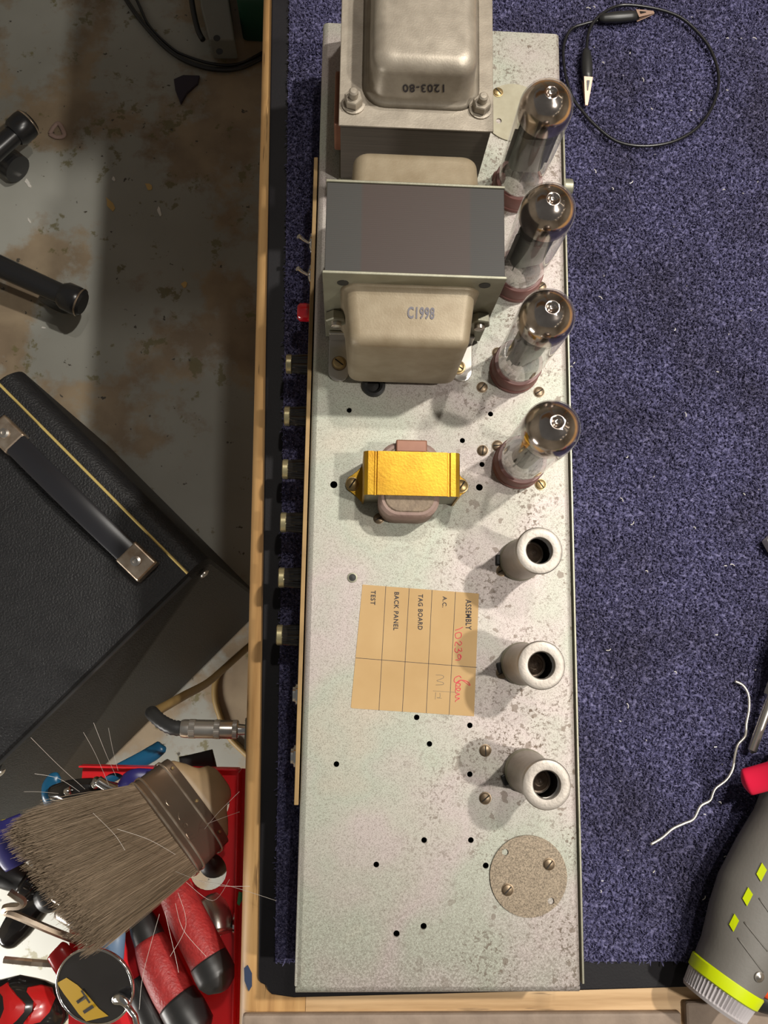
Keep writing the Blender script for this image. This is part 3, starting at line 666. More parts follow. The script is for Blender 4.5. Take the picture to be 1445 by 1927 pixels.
# ================================================================== ON THE MAT, RIGHT SIDE
ZM = .0085
lead = thing('test_lead', P(1200, 150, ZM), 'looped black test lead with two alligator clips on the blue mat', 'cable')
wp = [(1133, 37), (1100, 45), (1075, 55), (1062, 80), (1060, 110), (1066, 150), (1078, 185), (1095, 208), (1120, 236), (1160, 266), (1210, 275), (1265, 267), (1310, 242), (1338, 205), (1351, 165), (1350, 130), (1335, 90), (1310, 58), (1280, 33), (1240, 18), (1190, 10), (1160, 12), (1130, 28), (1112, 50), (1105, 75), (1104, 100)]
zz = [.0105] * len(wp)
for k in range(22, 26): zz[k] = .0125
wire_pts = [P(x, y, z) for (x, y), z in zip(wp, zz)]
MB().tube(spline(wire_pts, 6), .0013, 8).build('lead_wire', 'wire', lead, 2)
def croc(a, b, c, zc):
    """a boot start, b boot end / jaw start, c jaw tip (pixels)"""
    A, B, C = P(*a, zc), P(*b, zc), P(*c, zc - .002)
    pts = [A, A.lerp(B, .12), A.lerp(B, .45), A.lerp(B, .8), B]
    MB().tube(pts, [.0022, .0038, .0048, .0045, .0036], 14, flat=.8).build('clip_boot', 'rubber2', lead, 2)
    d = (C - B).normalized(); n_ = V((-d.y, d.x, 0)).normalized()
    for s in (1, -1):
        jw = MB(); w0, w1 = .0038, .0012
        q0 = B - d * .002; z0 = V((0, 0, .0016 * s))
        ring = []
        for f_, ww, zz_ in ((0, w0, .0026), (.5, (w0 + w1) * .52, .0016), (1, w1, .0004)):
            p = q0.lerp(C, f_); o = V((0, 0, zz_ * s)); th = V((0, 0, .0005))
            ring.append([p - n_ * ww + o, p + n_ * ww + o, p + n_ * ww + o + th, p - n_ * ww + o + th])
        jw.loft(ring).build('clip_jaw', 'clip', lead, bevel=.0002)
        if s > 0:
            e = q0.lerp(C, .15) + V((0, 0, .0032)); f2 = q0.lerp(C, .5) + V((0, 0, .0024))
            MB().prism3([e - n_ * .0012, f2 - n_ * .0003, f2 + n_ * .0003, e + n_ * .0012], (0, 0, .0002)).build('jaw_slot', 'dark', lead)
croc((1127, 35), (1201, 29), (1230, 24), .0125)
croc((1103, 92), (1105, 153), (1103, 199), .0125)
sol = tag(MB().tube(spline([P(x, y, .0100) for x, y in ((1383, 1282), (1398, 1290), (1408, 1308), (1409, 1335), (1404, 1362), (1402, 1385), (1388, 1402), (1382, 1425), (1378, 1448), (1366, 1468), (1345, 1485), (1336, 1506), (1318, 1517), (1305, 1541), (1286, 1550), (1265, 1560), (1245, 1577), (1224, 1589))], 5), .0010, 8).build('solder_wire', 'solder', None, 2), 'thin bent piece of bare silvery wire on the blue mat', 'wire')
# steel shaft tool
sh = thing('screwdriver', P(1440, 1350, ZM), 'slim steel driver shaft with faceted collar at the right edge of the mat', 'screwdriver')
a, b = P(1415, 1412, .0135), P(1452, 1310, .0180)
MB().tube([P(1413, 1417, .013), a, b], [.0012, .0032, .0034], 16).build('shaft', 'steel', sh, True)
MB().tube([b, P(1461, 1285, .019)], [.0062, .0062], 6).build('hex_collar', 'chrome', sh)
MB().tube([P(1461, 1285, .019), P(1475, 1245, .020), P(1500, 1180, .020)], [.006, .0105, .0105], 16).build('handle', 'blackplastic', sh, True)
wb = tag(MB().prism([P(x, y, .012)[:2] for x, y in ((1436, 1018), (1447, 1008), (1520, 1000), (1520, 1060), (1452, 1046))], .0085, .018).build('plastic_block', 'white', None, bevel=.001), 'corner of a white plastic piece at the right edge', 'block')
# pliers with red handle
pl = thing('pliers', P(1460, 1460, ZM), 'bright red vinyl tool handle poking in at the right edge', 'pliers')
def fl(pts, r, flat, name, m, par, n=16): return MB().tube(spline(pts, 5), r, n, flat=flat).build(name, m, par, 2)
hp_ = spline([P(1397, 1474, .042), P(1412, 1470, .044), P(1445, 1461, .050), P(1520, 1440, .066), P(1600, 1425, .070)], 5)
rs = []
for k, p in enumerate(hp_): rs.append(.0088 * min(1, .35 + k * .22) if k < 4 else .0092)
MB().tube([hp_[0] - (hp_[1] - hp_[0]) * .6] + hp_, [.001] + rs, 20, flat=.55).build('vinyl_handle', 'redhandle', pl, 2)
# grey tool with lime accents
gt = thing('hand_tool', P(1420, 1700, ZM), 'grey rubber-bodied power tool with lime diamonds and ribbed clear end cap', 'power tool')
ctr = [(1366, 1842, 61), (1385, 1806, 66), (1412, 1752, 82), (1440, 1700, 94), (1470, 1632, 90), (1497, 1570, 82), (1518, 1520, 84), (1530, 1484, 92), (1540, 1450, 80)]
pts = [P(x, y, .0325) for x, y, r in ctr]; rad = [r * .000374 for x, y, r in ctr]
sp_, sr = [], []
for i in range(len(pts) - 1):
    for k in range(4): sp_.append(pts[i].lerp(pts[i + 1], k / 4)); sr.append(rad[i] + (rad[i + 1] - rad[i]) * (k / 4))
sp_.append(pts[-1]); sr.append(rad[-1])
tot = MB(); rings = []
d = (pts[3] - pts[0]).normalized(); nn = V((-d.y, d.x, 0)).normalized()
for p, r in zip(sp_, sr):
    rings.append([p + nn * r * math.cos(a) + V((0, 0, .0235 * math.sin(a))) for a in [2 * math.pi * k / 40 for k in range(40)]])
body = tot.loft(rings).build('rubber_body', 'greyrub', gt, 2)
t = bvh(body)
dm = MB()
for x, y, s in ((1432, 1641, 1.05), (1406, 1687, 1.05), (1380.5, 1736, 1)):
    qs = [hit(t, x + dx * s, y + dy * s) for dx, dy in ((1, -17), (9.5, -4), (-1, 17), (-9, 3))]
    if any(q[0] is None for q in qs): continue
    dmb = MB().prism3([q[0] + q[1] * .0004 for q in qs], (0, 0, .0006)).build('lime_diamond', 'lime', gt, label='lime yellow diamond')
for l0, l1 in (((1388, 1765), (1436, 1830)), ((1400, 1735), (1444, 1790)), ((1428, 1690), (1470, 1750))):
    pp = []
    for k in range(9):
        h_ = hit(t, l0[0] + (l1[0] - l0[0]) * k / 8, l0[1] + (l1[1] - l0[1]) * k / 8)
        if h_[0] is not None: pp.append(h_[0])
    if len(pp) > 2: MB().tube(pp, .0006, 6).build('moulded_rib', 'greyrub', gt, 2)
h_ = hit(t, 1428, 1838)
if h_[0] is not None:
    MB().lathe([(.0034, 0), (.0034, .0008), (.0022, .0010), (.0016, .0016), (.0001, .0018)], h_[0], h_[1], 20, True).build('screw', 'steel', gt, True)
A = pts[0]; e = (pts[0] - pts[1]).normalized()
def ring_e(c, r, rz, n=72, fl_=0): return [c + nn * r * (1 - (fl_ if k % 2 else 0)) * math.cos(2 * math.pi * k / n) + V((0, 0, rz * (1 - (fl_ if k % 2 else 0)) * math.sin(2 * math.pi * k / n))) for k in range(n)]
MB().loft([ring_e(A + e * t_, r * 1., z_) for t_, r, z_ in ((-.003, .0236, .0240), (-.002, .0246, .0240), (.0052, .0238, .0235), (.006, .0225, .0225))]).build('lime_collar', 'lime', gt, True)
MB().loft([ring_e(A + e * t_, r, z_, 110, f_) for t_, r, z_, f_ in ((.006, .0225, .0226, 0), (.0068, .0226, .0228, .07), (.0150, .0215, .0222, .07), (.0160, .0215, .0225, 0), (.0180, .0205, .021, 0), (.0182, .016, .017, 0))]).build('ribbed_cap', 'capgrey', gt, True)
ok = thing('utility_knife', P(1470, 1890, .0006), 'orange and black rounded tool handle at the bottom right corner', 'tool')
MB().tube(spline([P(1419, 1868, .012), P(1428, 1874, .012), P(1445, 1880, .013), P(1500, 1885, .014)], 5), [.003, .006, .0075, .0085, .009] + [.0095] * 11, 16, flat=.8).build('grip', 'rubber2', ok, 2)
MB().tube(spline([P(1434, 1852, .0175), P(1445, 1862, .0195), P(1470, 1872, .021), P(1510, 1875, .021)], 5), [.002, .004, .005, .0055] + [.006] * 12, 14, flat=.6).build('orange_insert', 'orange', ok, 2)
tag(MB().box(P(1428, 1890, .004).x, .40, P(1440, 1898, .004).y, P(1440, 1886, .004).y, .0006, .0055).build('folding_rule', 'yellow', None, bevel=.0005), 'yellow strip lying beneath the orange and black handle', 'ruler')

# clippings on the carpet
rnd2 = random.Random(5)
big = [(1107, 15, 0), (1118, 13, 1.), (1185, 100, 1.9), (1210, 150, 1.1), (1135, 118, .7), (1226, 205, 1.), (1188, 343, 2.3), (1362, 357, 0), (1368, 170, .5), (1420, 72, .2), (1369, 72, .1), (1300, 208, .1), (1120, 322, 1), (1153, 355, 1.2),
       (1066, 356, 0), (1190, 985, 2.2), (1217, 1075, .7), (1348, 1195, 0), (1145, 1223, 2.7), (1271, 1265, .9), (1365, 1065, .2), (1378, 1063, .1), (1307, 993, .9), (1230, 1640, 2.4), (1325, 1690, 2.1), (1365, 1612, .1), (1346, 1406, 0), (1181, 1328, 1.2),
       (1075, 690, .2), (1080, 683, 2.4), (1130, 560, .5), (1270, 620, 2.), (1350, 700, .4), (1290, 780, 1.2), (1180, 860, 2.5), (1400, 930, 1.), (1170, 940, .8), (1355, 1510, .7)]
for k in range(34): big.append((rnd2.uniform(1115, 1440), rnd2.uniform(10, 1700), rnd2.uniform(0, 3.1)))
protos = []
for kind in range(4):
    o = None
    if kind == 0: mb = MB().tube(spline([(-.0024, 0, 0), (-.0006, .0006, .0003), (.001, .0002, 0), (.0024, -.0008, 0)], 3), .00042, 5)
    elif kind == 1: mb = MB().tube([(-.0013, 0, 0), (.0013, .0003, .0002)], .0005, 5)
    elif kind == 2: mb = MB().lathe([(.0002, -.0006), (.0008, 0), (.0002, .0006)], (0, 0, 0), (0, 0, 1), 6, True)
    else: mb = MB().tube(spline([(-.0014, -.0006, 0), (0, .0006, .0002), (.0014, -.0004, 0)], 3), .0004, 5)
    protos.append(mb)
first = {}
for k, (x, y, a) in enumerate(big):
    kd = (0, 3, 1)[k % 3] if k < 38 else (2, 1, 2, 3)[k % 4]
    q = P(x, y, .0092)
    if kd not in first:
        o = protos[kd].build('wire_clipping', 'clipping', None, True); first[kd] = o
    else: o = first[kd].copy(); COL.objects.link(o)
    o.location = q; o.rotation_euler = (0, 0, -a); s = .75 if k < 38 else rnd2.uniform(.35, .6); o.scale = (s, s, s)
    tag(o, 'tiny pale clipping lying on the blue carpet', 'clipping', 'pale clippings scattered on the mat')

# ================================================================== BLACK CABINET
cab = thing('amplifier_cabinet', P(200, 1100, FZ), 'black grained vinyl cabinet with carrying handle on the floor', 'cabinet')
TZ = -.35
A_, B_ = P(392, 1050, TZ), P(28, 686, TZ)
u = (B_ - A_).normalized(); v0 = (P(0, 1440, TZ) - P(360, 1085, TZ)).normalized()
v_ = (v0 - u * v0.dot(u)).normalized()
LU = (B_ - A_).length; LV = .62
O = A_
def CB(a, b, z): return V((O.x + u.x * a + v_.x * b, O.y + u.y * a + v_.y * b, z))
# body: edges at b=0 (upper right) rounded
Rr = .022; rings = []
for a, lean in ((0.0, 1), (.004, 1), (LU - .004, 0), (LU, 0)):
    ins = .004 if a in (0.0, LU) else 0
    pr = [(LV - ins, FZ + .012), (LV - ins, TZ - ins)]
    for g_ in range(0, 91, 15): pr.append((Rr + ins - Rr * math.sin(math.radians(g_)), TZ - ins - Rr + Rr * math.cos(math.radians(g_))))
    pr.append((ins, FZ + .012))
    rings.append([CB(a - (lean * .045 * min(1, (TZ - z) / .38) if lean else 0), b, z) for b, z in pr])
MB().loft(rings).build('cabinet_body', 'tolex', cab, True)
pa_, pb_ = P(352, 1078, TZ), P(-25, 727, TZ)
pv0 = (pa_ - O).dot(v_); 
MB().tube([CB(.004, pv0, TZ), CB(LU - .004, pv0 + .0, TZ)], .0016, 8).build('gold_piping', 'piping', cab, True)
MB().tube([CB(-.002, .03, TZ + .001), CB(-.002, LV - .02, TZ + .001)], .0022, 8).build('edge_seam', 'rubber2', cab, True)
for a, b in ((-.012, pv0 - .012), (-.012, .33)):
    c = CB(a, b, TZ - .045)
    MB().lathe([(.006, 0), (.006, .0015), (.003, .003), (.0001, .003)], CB(-.006, b, TZ - .02), -V((u.x, u.y, 0)), 16, True).build('screw', 'steel', cab, True)
for a, b in ((.03, .05), (LU - .03, .05), (.03, LV - .05), (LU - .03, LV - .05)):
    MB().lathe([(.018, 0), (.016, .0125)], CB(a, b, FZ), (0, 0, 1), 20, True).build('foot', 'rubber2', cab, True)
# handle
h0, h1 = P(258, 1057, TZ + .012), P(12, 818, TZ + .012)
hd = (h1 - h0).normalized(); hn = V((-hd.y, hd.x, 0)).normalized(); HL = (h1 - h0).length
rings = []
for k in range(13):
    f_ = k / 12; p = h0 + hd * HL * f_; z = .010 * math.sin(math.pi * f_); w = .0135
    rings.append([p + hn * x + V((0, 0, z + dz)) for x, dz in ((-w, -.002), (w, -.002), (w, .0015), (w * .8, .0032), (-w * .8, .0032), (-w, .0015))])
st = MB().loft(rings).build('handle_strap', 'strap', cab, True)
for p, dd in ((h0, -1), (h1, 1)):
    c = p + hd * dd * .0; e1, e2 = hd, hn; w = .0180
    rg = []
    for z, i in ((-.010, 0), (.004, 0), (.0062, .0018)):
        rg.append([c + e1 * x * (w - i) / w + e2 * y * (w - i) / w + V((0, 0, z)) for x, y in ((-w, -w * .85), (w, -w * .85), (w, w * .85), (-w, w * .85))])
    ec = MB().loft(rg).build('handle_end_cap', 'nickel', cab, bevel=.0015)
    MB().lathe([(.0062, .0062), (.0058, .0078), (.003, .0085), (.0028, .0070), (.0001, .0068)], c, (0, 0, 1), 24).build('screw', 'steel', ec, True)

# ================================================================== OFFICE CHAIR BASE
hub = P(-170, 425, FZ + .10)
ch = thing('office_chair', (hub.x, hub.y, FZ), 'black office chair base whose star legs reach in at the left edge', 'chair')
MB().lathe([(.045, .07), (.045, .13), (.03, .15), (.03, .30)], (hub.x, hub.y, FZ), (0, 0, 1), 28, True).build('hub', 'leather', ch, True)
e1 = P(148, 568, FZ + .075); e2 = P(50, 233, FZ + .075)
ends = [(e1, 1), (e2, 1)]
base_a = math.atan2(e1.y - hub.y, e1.x - hub.x)
for k in (1, 2, 3):
    an = base_a - k * 1.25 - .1; ends.append((V((hub.x + .32 * math.cos(an), hub.y + .32 * math.sin(an), FZ + .075)), 0))
for e_, vis in ends:
    h_ = V((hub.x, hub.y, FZ + .10)); d = (e_ - h_).normalized()
    lg = MB().tube([h_, h_.lerp(e_, .5), h_.lerp(e_, .9), e_], [.022, .018, .0165, .0165], 20, flat=.85).build('leg', 'leather', ch, True)
    MB().lathe([(.0185, -.030), (.0230, -.022), (.0235, -.004), (.0225, .002), (.0215, .003), (.0215, .0045), (.018, .008), (.0001, .0085)], e_, d, 28, True).build('leg_cap', 'leather', lg, True)
    MB().lathe([(.0226, .0015), (.0236, .003), (.0226, .0045)], e_ , d, 28).build('cap_ring', 'nickel', lg, True)
    c_ = e_ - d * .06; n2 = V((-d.y, d.x, 0)).normalized()
    MB().lathe([(.008, -.012), (.025, -.010), (.025, .010), (.008, .012)], (c_.x, c_.y, FZ + .025), n2, 24, True).build('castor', 'leather', lg, True)

# ================================================================== BEHIND: CABLE, METAL STAND
std = thing('machine_stand', P(430, 20, FZ), 'grey steel stand with bolt holes and green housing beyond the bench', 'stand')
q = [P(380, -60, FZ + .01), P(386, 50, FZ + .01), P(402, 112, FZ + .01), P(448, 112, FZ + .01), P(432, 0, FZ + .01), P(424, -60, FZ + .01)]
MB().prism3(q, (0, 0, .05)).build('steel_foot', 'cabinet', std, bevel=.003)
for x, y in ((408, 72), (413, 97)):
    c = P(x, y, FZ + .06); MB().lathe([(.006, .0001), (.006, .0006), (.0001, .0006)], c, (0, 0, 1), 16).build('bolt_hole', 'dark', std)
c = P(470, -40, FZ + .2); MB().box(P(440, 60, FZ + .1).x, c.x + .14, P(450, 78, FZ).y, c.y + .35, FZ, FZ + .10, .01).build('green_housing', 'green', std, True)
cb = thing('power_cable', P(300, 80, FZ), 'black cable looping on the dark floor at the top left', 'cable')
MB().tube(spline([P(x, y, FZ + .006) for x, y in ((205, -60), (238, 0), (270, 45), (310, 88), (350, 115), (400, 130), (450, 128), (500, 105))], 8), .0042, 10).build('cable_run', 'wire', cb, 2)
MB().tube(spline([P(x, y, FZ + .005) for x, y in ((225, -70), (262, 10), (282, 50), (318, 86), (345, 103), (400, 120), (450, 120), (500, 95))], 8), .0025, 10).build('thin_cable', 'wire', cb, 2)
cb2 = tag(MB().tube(spline([P(x, y, FZ + .03) for x, y in ((355, -50), (362, 10), (372, 55), (382, 75))], 6), .005, 10).build('hose', 'wire', None, 2), 'short dark hose hanging beside the grey steel foot', 'hose')
tag(MB().prism([P(x, y, FZ + .004)[:2] for x, y in ((327, 150), (345, 142), (376, 143), (372, 158), (352, 175), (340, 196), (330, 170))], FZ, FZ + .006).build('scrap', 'debris', None, bevel=.001), 'dark crumpled scrap on the floor near the cable loop', 'scrap')
tag(MB().tube(spline([P(x, y, FZ + .003) for x, y in ((94, 252), (100, 240), (110, 232), (119, 246), (120, 256), (106, 258), (94, 252))], 5), .004, 8, flat=.6).build('plastic_ring', 'coil', None, 2), 'small pale triangular ring on the floor by the upper chair leg', 'ring')
for k, (x, y, w, h, a) in enumerate(((207, 385, 6, 14, .4), (280, 352, 5, 9, .5), (347, 536, 5, 6, .6), (53, 345, 3, 9, .6), (300, 398, 3, 8, .3), (55, 415, 2, 5, .5), (214, 337, 3, 4, 0), (82, 617, 4, 2, 0))):
    pts = [(x + (w * math.cos(t_) * math.cos(a) - h * math.sin(t_) * math.sin(-a)) * (1 + .3 * math.sin(3 * t_ + k)), y + (w * math.cos(t_) * math.sin(-a) + h * math.sin(t_) * math.cos(a)) * (1 + .3 * math.sin(2 * t_ + k))) for t_ in [2 * math.pi * j / 10 for j in range(10)]]
    tag(MB().prism([P(*p_, FZ)[:2] for p_ in pts], FZ, FZ + .0012).build('paint_flake', 'flake' if k < 3 else 'clipping'), 'ochre flake lying on the floor' if k < 3 else 'small pale chip on the floor', 'flake', 'flakes on the floor' if k < 3 else 'pale chips on the floor')

# ================================================================== JACK PLUG AND CABLES
ZJ = -.075
jk = thing('jack_plug', P(400, 1373, ZJ), 'chrome knurled jack plug with black strain relief at the bench edge', 'plug')
a, b = P(340, 1371, ZJ), P(449, 1373, ZJ); dj = (b - a).normalized(); L = (b - a).length
r = .0073
MB().lathe([(.004, 0), (r * .92, .0005), (r, .003), (r, L * .14), (r, L * .55), (r, L * .95), (r * .85, L), (.001, L)], a, dj, 40, True).build('barrel', 'steel', jk, True)
for f0, f1 in ((.15, .26), (.58, .69), (.90, .985)):
    MB().lathe([(r, L * f0), (r * 1.04, L * f0 + .0003), (r * 1.04, L * f1 - .0003), (r, L * f1)], a, dj, 80, False, 1, .03).build('knurled_band', 'steel', jk)
MB().tube([b, b + dj * .016, b + dj * .052], [.0045, .0031, .0030], 16).build('tip', 'chrome', jk, True)
bt = spline([a + dj * .002, P(325, 1369, ZJ), P(306, 1360, ZJ - .003), P(291, 1347, ZJ - .008), P(285, 1340, ZJ - .016)], 5)
MB().tube(bt, [.0058 + .0006 * (k % 2) - .00004 * k for k in range(len(bt))], 16).build('strain_relief', 'rubber2', jk, True)
MB().box(P(470, 1373, ZJ).x, -.035, P(460, 1400, ZJ).y, P(460, 1345, ZJ).y, -.10, -.04).build('socket_plate', 'plate', bench)
tag(MB().tube(spline([bt[-1], P(300, 1335, -.12), P(345, 1310, -.2), P(390, 1285, -.32), P(425, 1255, -.42), P(470, 1215, -.5)], 8), .0042, 10).build('speaker_cable', 'cable', None, 2), 'tan cable running from the jack plug back under the bench', 'cable')
tag(MB().tube(spline([P(x, y, FZ + .006) for x, y in ((470, 1215), (430, 1250), (408, 1275), (404, 1310), (413, 1345), (430, 1385), (470, 1425))], 8), .005, 10).build('floor_cable', 'cable', None, 2), 'thinner tan cable curving on the bright floor under the bench edge', 'cable')

# ================================================================== RED RACK WITH TOOLS
RZ = -.12
rk = thing('tool_rack', P(300, 1700, RZ), 'red enamelled tool rack with round holes hung beside the bench', 'rack')
rp = [P(156, 1441, RZ), P(452, 1447, RZ), P(441, 1990, RZ), P(128, 1990, RZ), P(131, 1730, RZ)]
rpo = [rp[0], V((-.056, rp[1].y, RZ)), V((-.056, rp[2].y, RZ))] + rp[3:]
rhx = max(p.x for p in rp)
holes = [P(400, 1512, RZ), P(392, 1640, RZ), P(402, 1728, RZ), P(166, 1769, RZ), P(215, 1480, RZ), P(250, 1690, RZ), P(335, 1680, RZ), P(330, 1880, RZ)]
hr = [.0140, .0150, .0150, .0045, .011, .014, .013, .016]
plate_with_holes('rack_plate', [(p.x, p.y) for p in rpo], [(h_.x, h_.y, r_) for h_, r_ in zip(holes, hr)], RZ - .0015, RZ, 'red', rk, 32)
a, b = rp[0], rp[1]
MB().prism3([a, b, b + V((0, .0015, 0)), a + V((0, .0015, 0))], (0, 0, .012)).build('rear_lip', 'red', rk, bevel=.0004)
a, b = rp[1], rp[2]
MB().prism3([a, b, b + V((.0015, 0, 0)), a + V((.0015, 0, 0))], (0, 0, .020)).build('side_flange', 'red', rk, bevel=.0004)
MB().box(-.0575, -.0560, b.y, a.y, RZ, -.034).build('hanging_plate', 'red', rk)
MB().box(-.0575, -.0345, b.y, a.y, -.0355, -.034).build('hanging_tab', 'red', rk)
c = PXX(438, 1737, a.x); c = V((P(437, 1737, RZ + .05).x, P(437, 1737, RZ + .010).y, RZ + .010))
MB().lathe([(.0085, 0), (.008, .0015), (.0045, .002), (.0001, .0032)], (a.lerp(b, .52).x, c.y, RZ + .010), (-1, 0, 0), 28, True).build('washer_screw', 'chrome', rk, True)

# ---- paint brush
br = thing('paint_brush', P(303, 1563, -.08), 'wide flared paint brush with bronze ferrule standing handle-down in the rack', 'brush')
zO = -.055
f0, f1 = P(242, 1479, zO), P(366, 1648, zO); OB = (f0 + f1) / 2; U = (f1 - f0); FW = U.length; U.normalize()
hor = P(118, 1648, zO) - OB; hor -= U * hor.dot(U) * .75; hor.z = 0; hor.normalize(); EL = math.radians(48)
Wd = hor * math.cos(EL) + V((0, 0, math.sin(EL))); Wd = (Wd - U * Wd.dot(U)).normalized(); Nn = U.cross(Wd).normalized()
if Nn.z < 0: Nn = -Nn
def BR(a, w, n): return OB + U * a + Wd * w + Nn * n
def oval(hw_, hn_, w, n=28, p=4):
    out = []
    for k in range(n):
        a = 2 * math.pi * k / n; ca, sa = math.cos(a), math.sin(a)
        out.append(BR(hw_ * math.copysign(abs(ca) ** (2 / p), ca), w, hn_ * math.copysign(abs(sa) ** (2 / p), sa)))
    return out
fe = MB().loft([oval(FW / 2, .0075, 0, 32), oval(FW / 2 - .001, .0078, -.0385, 32)]).build('ferrule', 'ferrule', br, True)
for w in (-.002, -.0085, -.0300):
    MB().loft([oval(FW / 2 + .0001, .0077, w + .0012, 32), oval(FW / 2 + .0009, .0086, w + .0004, 32), oval(FW / 2 + .0009, .0086, w - .0004, 32), oval(FW / 2 + .0001, .0077, w - .0012, 32)], False).build('pressed_bead', 'nickel', fe, True)
for a in (-.032, .0, .030):
    MB().lathe([(.0014, 0), (.0012, .0006), (.0001, .0008)], BR(a, -.0345, .0078), Nn, 12, True).build('rivet', 'brass', fe, True)
tf = bvh(fe); em = MB()
for pts in (((312, 1505), (313, 1511), (318, 1516), (324, 1515)), ((336, 1529), (336, 1537), (339, 1543), (347, 1539)), ((347, 1549), (344, 1553), (345, 1558), (350, 1559), (353, 1555), (351, 1550), (347, 1549)), ((348, 1556), (350, 1552)),
            ((350, 1569), (357, 1581)), ((350, 1569), (359, 1565)), ((353, 1575), (362, 1570)), ((357, 1581), (366, 1576))):
    q = [hit(tf, *p_)[0] for p_ in pts]
    if all(q): em.tube(spline(q, 4), .00022, 5)
em.build('embossed_marks', 'ferrule', fe)
hd_ = MB(); rg = []
for w, hw_, hn_ in ((-.036, FW / 2 - .002, .0068), (-.043, FW / 2 - .005, .0085), (-.049, FW / 2 - .012, .0095), (-.053, .0235, .0100), (-.057, .0195, .0100), (-.061, .0180, .0095), (-.065, .0165, .0090), (-.068, .0135, .007), (-.0695, .008, .004)):
    rg.append(oval(hw_, hn_, w, 32, 2.6))
hd_.loft(rg).build('wooden_handle', 'brushwood', br, 2)
# bristles
rb = random.Random(3)
tipA, tipB = P(36, 1535, .020), P(214, 1768, .028)
TL = [(tipA - OB).dot(Wd), (tipB - OB).dot(Wd)]; TU = [(tipA - OB).dot(U), (tipB - OB).dot(U)]
def strand(a, n, length_k, jit, r0=.00022):
    s = (a / FW + .5)
    tu = TU[0] + (TU[1] - TU[0]) * s; tw = (TL[0] + (TL[1] - TL[0]) * s)
    base = BR(a, 0, n); tw *= length_k
    tip = BR(tu, tw, n * 2.2) + V((rb.gauss(0, jit), rb.gauss(0, jit), rb.gauss(0, jit)))
    mid = base.lerp(tip, .5) + V((rb.gauss(0, jit * .3), rb.gauss(0, jit * .3), rb.gauss(0, jit * .3))) + Nn * .002
    return spline([base, mid, tip], 3)
mb = MB(); vs, fs, shade = [], [], []
for k in range(17000):
    a = (rb.random() - .5) * FW * .97; n = rb.uniform(-1, 1) * .0066
    pts = strand(a, n, rb.uniform(.80, 1.0) if rb.random() < .6 else rb.uniform(.93, 1.04), .0019)
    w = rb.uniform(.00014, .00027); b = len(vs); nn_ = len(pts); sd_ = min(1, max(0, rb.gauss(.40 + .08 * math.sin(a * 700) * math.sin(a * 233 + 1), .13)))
    for i, p in enumerate(pts):
        ww = w * (1 - .55 * i / nn_)
        for j in range(3):
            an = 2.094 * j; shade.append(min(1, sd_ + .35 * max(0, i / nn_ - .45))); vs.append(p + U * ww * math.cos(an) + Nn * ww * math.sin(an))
    for i in range(nn_ - 1):
        for j in range(3):
            j2 = (j + 1) % 3; fs.append((b + i * 3 + j, b + i * 3 + j2, b + i * 3 + 3 + j2, b + i * 3 + 3 + j))
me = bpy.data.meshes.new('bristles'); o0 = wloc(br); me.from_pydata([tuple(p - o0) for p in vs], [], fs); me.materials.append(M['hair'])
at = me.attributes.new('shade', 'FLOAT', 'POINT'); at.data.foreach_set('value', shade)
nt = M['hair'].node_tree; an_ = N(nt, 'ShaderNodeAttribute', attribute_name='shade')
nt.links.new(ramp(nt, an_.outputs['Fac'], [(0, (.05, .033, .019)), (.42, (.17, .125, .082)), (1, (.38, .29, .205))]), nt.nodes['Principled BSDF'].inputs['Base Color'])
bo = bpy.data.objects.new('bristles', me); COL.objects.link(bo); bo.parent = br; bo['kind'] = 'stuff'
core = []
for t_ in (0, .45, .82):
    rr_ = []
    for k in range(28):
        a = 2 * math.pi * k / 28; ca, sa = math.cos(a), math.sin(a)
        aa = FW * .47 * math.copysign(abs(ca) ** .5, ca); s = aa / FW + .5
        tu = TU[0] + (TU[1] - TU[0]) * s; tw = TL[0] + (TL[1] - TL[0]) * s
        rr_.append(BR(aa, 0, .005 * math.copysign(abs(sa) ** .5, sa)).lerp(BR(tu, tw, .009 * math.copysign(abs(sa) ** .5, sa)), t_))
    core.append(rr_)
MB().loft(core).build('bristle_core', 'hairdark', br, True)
sh_ = MB()
for pl_ in (((160, 1485, -.04), (110, 1440, -.01), (58, 1388, .02)), ((205, 1478, -.04), (180, 1420, 0), (157, 1378, .02)), ((218, 1460, -.04), (200, 1420, 0), (176, 1360, .02)), ((222, 1450, -.05), (212, 1410, -.02), (204, 1370, 0)),
            ((150, 1490, -.03), (110, 1465, -.01), (65, 1456, .0)), ((110, 1493, -.03), (70, 1490, -.01), (45, 1490, 0)), ((330, 1640, -.03), (400, 1665, .0), (470, 1668, .005)), ((362, 1655, -.04), (430, 1667, .0), (520, 1695, .03)),
            ((350, 1660, -.05), (400, 1695, -.05), (432, 1655, -.03)), ((300, 1720, -.03), (270, 1830, -.02), (262, 1900, -.02)), ((330, 1700, -.03), (345, 1750, -.02), (388, 1800, -.02)), ((310, 1715, -.03), (330, 1800, -.02), (336, 1830, -.02)),
            ((335, 1680, -.03), (350, 1740, -.02), (320, 1800, -.01)), ((175, 1530, .02), (215, 1570, .0), (235, 1600, .0)), ((220, 1560, .01), (280, 1580, 0), (330, 1608, -.02)), ((385, 1560, -.05), (410, 1530, -.03), (450, 1490, -.01)), ((390, 1550, -.05), (430, 1535, -.03), (450, 1528, -.01))):
    sh_.tube(spline([P(*p_) for p_ in pl_], 6), .00012, 4)
sh_.build('stray_bristles', 'strayhair', br)['kind'] = 'stuff'

